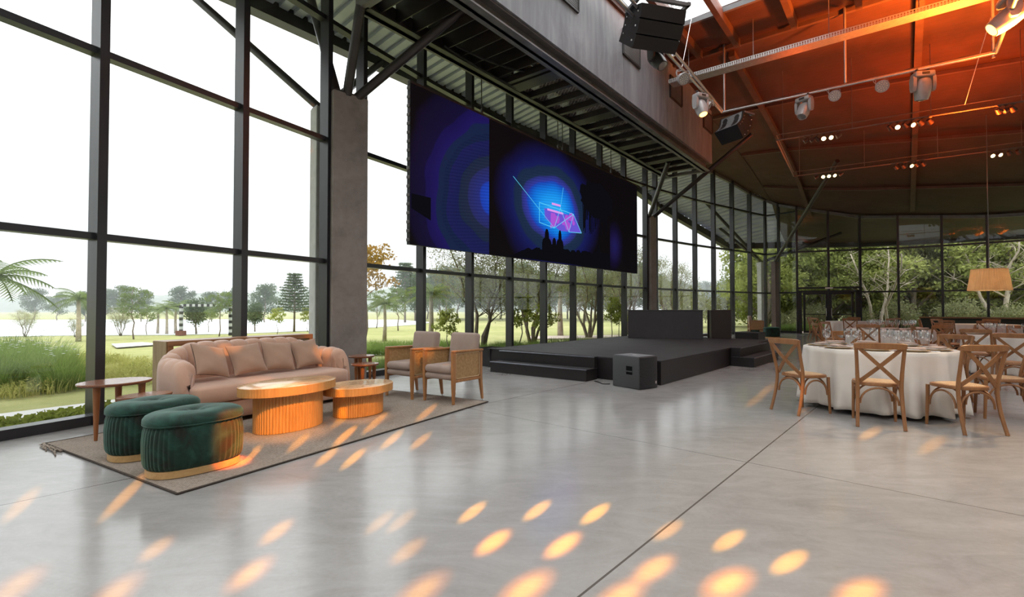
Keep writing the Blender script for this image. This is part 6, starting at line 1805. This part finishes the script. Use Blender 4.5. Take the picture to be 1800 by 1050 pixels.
# middle windows
tree_y('autumn', 640, 19.5, 1.05, 'tree with yellow and orange leaves beside the concrete column')
tree_y('palm', 676, 20.5, 0.92, 'young palm on the lawn outside the window right of the concrete column')
tree_y('pine', 712, 46, 1.25, 'tall dark tree by the lake in the window right of the column')
tree_y('palm', 757, 17.5, 1.12, 'palm with a pale straight trunk behind the left armchair')
tree_y('broad', 700, 30, 0.9, 'rounded green tree by the water right of the young palm')
tree_y('broad', 662, 34, 0.9, 'wide green tree by the water left of the young palm')
tree_y('sparse', 846, 15.5, 0.92, 'multi-stemmed sparse tree outside the window left of the stage')
tree_y('sparse', 935, 18.5, 0.95, 'multi-stemmed sparse tree outside the window behind the stage, left one', rz=1.0)
tree_y('sparse', 1035, 22.5, 1.0, 'multi-stemmed sparse tree outside the window behind the stage, middle one', rz=2.2)
tree_y('sparse', 1100, 26, 1.05, 'multi-stemmed sparse tree outside the window behind the stage, right one', rz=3.1)
tree_y('palm', 985, 24, 1.55, 'tall palm among the sparse trees behind the stage')
for k, (px, Y, s) in enumerate(((786, 15, 0.7), (917, 15.8, 0.95), (958, 17, 0.8), (1075, 21.5, 0.95), (1088, 22, 0.8))):
    tree_y('sapling', px, Y, s, ['thin yellow green sapling right of the pale palm trunk', 'bushy yellow green sapling at the left stage window', 'thin yellow green sapling between two mullions behind the stage', 'bright yellow green sapling left of the charcoal booth', 'yellow green sapling close to the charcoal booth'][k])
for k in range(26):
    px = 730 + k * 17.5 + (k * 37 % 11); Y = 52 + (k * 29 % 17)
    tree_y('far', px, Y, 0.72 + 0.04 * (k % 6), 'dark green tree in the wooded belt beyond the lawn', 'trees of the belt beyond the lawn')
# windows right of the second column
tree_y('sparse', 1176, 30, 1.0, 'leafless branching tree right of the second concrete column', rz=0.4)
for k, (px, Y, s, kd) in enumerate(((1192, 34, 2.2, 'drybush'), (1218, 36, 2.3, 'drybush'), (1262, 38, 1.9, 'drybush'), (1290, 37, 2.1, 'drybush'), (1316, 34, 2.0, 'bush'), (1240, 46, 1.4, 'drybush'))):
    tree_y(kd, px, Y, s, ['olive shrub just right of the second column, above the booth', 'olive shrub above the right half of the charcoal booth', 'olive shrub above the dark brown cabinet', 'olive shrub behind the far armchair windows', 'yellow green shrub left of the far corner column', 'small distant olive shrub between the two larger ones'][k], cat='shrub')
tree_y('woods', 1335, 36, 0.92, 'leafy green tree rising behind the far left window corner', rz=0.3)
for k in range(9):
    tree_y('far', 1150 + k * 24, 95 + (k * 13 % 20), 1.0, 'hazy distant tree behind the shrubs right of the second column', 'hazy trees behind the shrubs')
# woods beyond the far glass wall
kk = 0
for row, (Y0, n_) in enumerate(((31.5, 11), (36, 13), (42, 14), (50, 14))):
    for k in range(n_):
        px = 1352 + (k + 0.5 * (row % 2)) * 560 / n_ + (kk * 31 % 17) - 8
        rr_ = (px - 1352) / 500.0
        Y = Y0 - 4.0 * max(0, rr_ - 0.25) + (kk * 53 % 20) * 0.09
        tree_y('woods', px, Y, 0.80 + 0.05 * (kk % 6) + 0.06 * row, 'tall green tree in the woods beyond the far glass wall', 'trees of the woods beyond the far glass wall', rz=kk * 1.31)
        kk += 1
for k in range(20):
    px = 1350 + k * 29 + (k * 13 % 9); Y = 33.5 - 4.0 * max(0, (k - 5) / 14) + (k * 11 % 7) * 0.35
    tree_y('woods', px, Y, 0.36 + 0.05 * (k % 4), 'low leafy young tree filling the woods edge beyond the far glass wall', 'young trees at the woods edge', rz=k * 2.3)
tree_y('bare', 1548, 28.5, 0.85, 'pale bare branched tree right of the double door, beyond the glass', rz=0.6)
tree_y('bare', 1752, 28.0, 1.0, 'thick pale bare tree behind the hanging pleated lamp', rz=2.4)
for k in range(16):
    px = 1376 + k * 29; Y = 29.3 - 4.2 * max(0, (k - 4) / 11) + (k * 7 % 5) * 0.2
    if k < 3 or k % 3: tree_y('drybush', px, Y, 0.9 + 0.22 * (k * 5 % 4), 'olive undergrowth shrub at the edge of the woods', 'undergrowth shrubs at the edge of the woods', 'shrub', rz=k)

# banded frame on the lawn
f0, f1 = gpt(318, 590), gpt(405, 590)
bf = thing('photo_frame', 'upright black and white banded rectangular frame standing on the lawn', 'frame', f0)
M_['bandk'] = plain('band_black', (0.02, 0.02, 0.02), 0.5); M_['bandw'] = plain('band_grey', (0.40, 0.42, 0.42), 0.5)
top = Vector((0, 0, at_y(318, 537, f0.y).z - GZ0))
bars = [(f0, f0 + top), (f0 + top, f1 + top), (f1 + top, f1)]
for a, b in bars:
    n_ = int((b - a).length / 0.14)
    kb, wb = MB(), MB()
    for k in range(n_): (kb if k % 2 else wb).bar(a.lerp(b, k / n_), a.lerp(b, (k + 1) / n_), 0.13, 0.13, up=(0, 1, 0) if abs((b - a).z) > .1 else (0, 0, 1))
    kb.v += wb.v and []; 
    kb.build('dark_bands', M_['bandk'], bf, world=True); wb.build('light_bands', M_['bandw'], bf, world=True)
MB().box((0.0, 0.0, 0.12), (0.35, 0.3, 0.24)).build('foot', plain('rusty_foot', (0.16, 0.06, 0.04), 0.8), bf)

# ---- grasses by the glass
M_['blade'] = leafmat('long_grass_blades', [(0.11, 0.17, 0.045), (0.20, 0.28, 0.075), (0.32, 0.39, 0.13)], 0.4)
M_['blady'] = leafmat('yellowish_grass', [(0.27, 0.29, 0.08), (0.40, 0.40, 0.13), (0.52, 0.48, 0.20)], 0.4)
M_['petal'] = plain('white_petals', (0.75, 0.76, 0.74), 0.7)
GP = {}
def tuft(kind, loc, s, rz, label, grp, cat='grass clump'):
    if kind in GP: return dup(GP[kind], loc, rz, label, grp, s)
    r_ = random.Random(len(kind) * 17)
    o = thing({'long': 'grass_clump', 'strap': 'strap_leaf_clump', 'weed': 'weed_clump', 'cover': 'ground_cover_plant'}[kind], label, cat, loc, rz, grp)
    mb = MB()
    def blade(p, L, w, az, bend):
        d = Vector((math.cos(az), math.sin(az), 0)); sd = Vector((-d.y, d.x, 0)); pr = []
        for k in range(5):
            f = k / 4; c = p + d * (L * bend * f * f) + Vector((0, 0, L * (f - 0.35 * bend * f * f))); pr.append((c, w * (1 - f * 0.9)))
        i = len(mb.v)
        for c, ww in pr: mb.v += [tuple(c - sd * ww), tuple(c + sd * ww)]
        for k in range(4): mb.f.append((i + 2 * k, i + 2 * k + 1, i + 2 * k + 3, i + 2 * k + 2))
    if kind == 'long':
        for _ in range(420): a = r_.random() * 6.28; q = r_.random() ** .7 * 0.42; blade(Vector((math.cos(a) * q, math.sin(a) * q, 0)), r_.uniform(0.45, 0.85), 0.008, a + r_.uniform(-.8, .8), r_.uniform(0.15, 0.75))
        mb.build('blades', M_['blade'], o)
        fl_ = MB()
        for _ in range(9):
            a = r_.random() * 6.28; q = r_.random() * 0.45; c = Vector((math.cos(a) * q, math.sin(a) * q, r_.uniform(0.62, 0.86)))
            for k in range(5): b = k * 1.257; fl_.add([c, c + Vector((math.cos(b) * .022, math.sin(b) * .022, .012)), c + Vector((math.cos(b + .6) * .03, math.sin(b + .6) * .03, .008)), c + Vector((math.cos(b + 1.2) * .022, math.sin(b + 1.2) * .022, .012))], [(0, 1, 2, 3)])
        fl_.build('white_flowers', M_['petal'], o)
    elif kind == 'strap':
        for _ in range(150): a = r_.random() * 6.28; q = r_.random() ** .7 * 0.3; blade(Vector((math.cos(a) * q, math.sin(a) * q, 0)), r_.uniform(0.35, 0.6), 0.014, a + r_.uniform(-.6, .6), r_.uniform(0.1, 0.7))
        mb.build('blades', M_['blade'], o)
    elif kind == 'weed':
        for _ in range(260): a = r_.random() * 6.28; q = r_.random() ** .6 * 0.5; blade(Vector((math.cos(a) * q, math.sin(a) * q, 0)), r_.uniform(0.12, 0.36), 0.006, a + r_.uniform(-1.5, 1.5), r_.uniform(0.1, 0.8))
        leaf_quads(mb, cloud(r_, (0, 0, 0.14), (0.45, 0.45, 0.16), 220), 0.05, r_)
        mb.build('blades', M_['blady'], o)
    else:
        leaf_quads(mb, cloud(r_, (0, 0, 0.07), (0.30, 0.30, 0.10), 300), 0.055, r_, 0.8)
        mb.build('leaves', M_['leafY'], o)
    o.scale = (s,) * 3; GP[kind] = o
    return o
rg_ = random.Random(21)
for k in range(26):
    px, py = rg_.uniform(-120, 128), rg_.uniform(640, 690); p = gpt(px, py); tuft('long', p, rg_.uniform(0.75, 1.1), rg_.random() * 6, 'long green grass clump with white flowers outside the first window', 'grass clumps with white flowers outside the first window')
for k in range(60):
    px = rg_.uniform(-130, 340); py = rg_.uniform(645, 700) - (px * 0.10 if px > 0 else 0)
    p = gpt(px, py)
    tuft('weed', p, rg_.uniform(0.6, 1.0), rg_.random() * 6, 'yellowish weed clump between the lawn and the pale path', 'weeds between the lawn and the pale path')
for k in range(40):
    t_ = k / 39; p = Vector((-6.9, 3.0, 0)).lerp(Vector((-3.7, 8.6, 0)), t_) + Vector((-0.10 + 0.25 * rg_.random(), 0.1 - 0.25 * rg_.random(), GZ0))
    # keep clear of the glass
    p += Vector((-0.05, 0.03, 0))
    tuft('cover', p, rg_.uniform(0.8, 1.2), rg_.random() * 6, 'low ground cover plant between the path and the glass', 'ground cover along the left windows', 'plant')
for k in range(46):
    px = 642 + k * 5.2; py = 626 - 0.0 * k if k < 26 else 626 + (k - 26) * 0.1
    p = gpt(px, 624 - 5 * (k % 3)) if k < 30 else gpt(700 + k * 4.6, 632 - 3 * (k % 3) - (k - 30) * 0.9)
    tuft('strap', p, rg_.uniform(0.55, 0.8), rg_.random() * 6, 'green strap-leaved clump in the planting strip outside the middle windows', 'strap-leaved clumps outside the middle windows')
for k in range(26):
    px = 880 + k * 13; p = gpt(px, 618 - k * 0.9); tuft('strap', p, rg_.uniform(0.5, 0.75), rg_.random() * 6, 'green strap-leaved clump outside the windows behind the stage', 'strap-leaved clumps behind the stage')
for k in range(16):
    px = 1370 + k * 9.5; p = gpt(px, 584.5 - 0.12 * k); p.y += 0.6; tuft('strap', p, rg_.uniform(0.9, 1.2), rg_.random() * 6, 'bright green strap-leaved clump outside the glass door', 'strap-leaved clumps outside the glass door')
for k in range(10):
    p = gpt(640 + k * 4, 660 - k * 2); p = Vector((-2.75 + k * 0.10, 9.75 + k * 0.16, GZ0)); tuft('long', p, 0.55, k * 1.3, 'small reedy grass clump just outside the glass by the right side tables', 'reedy grass by the right side tables')
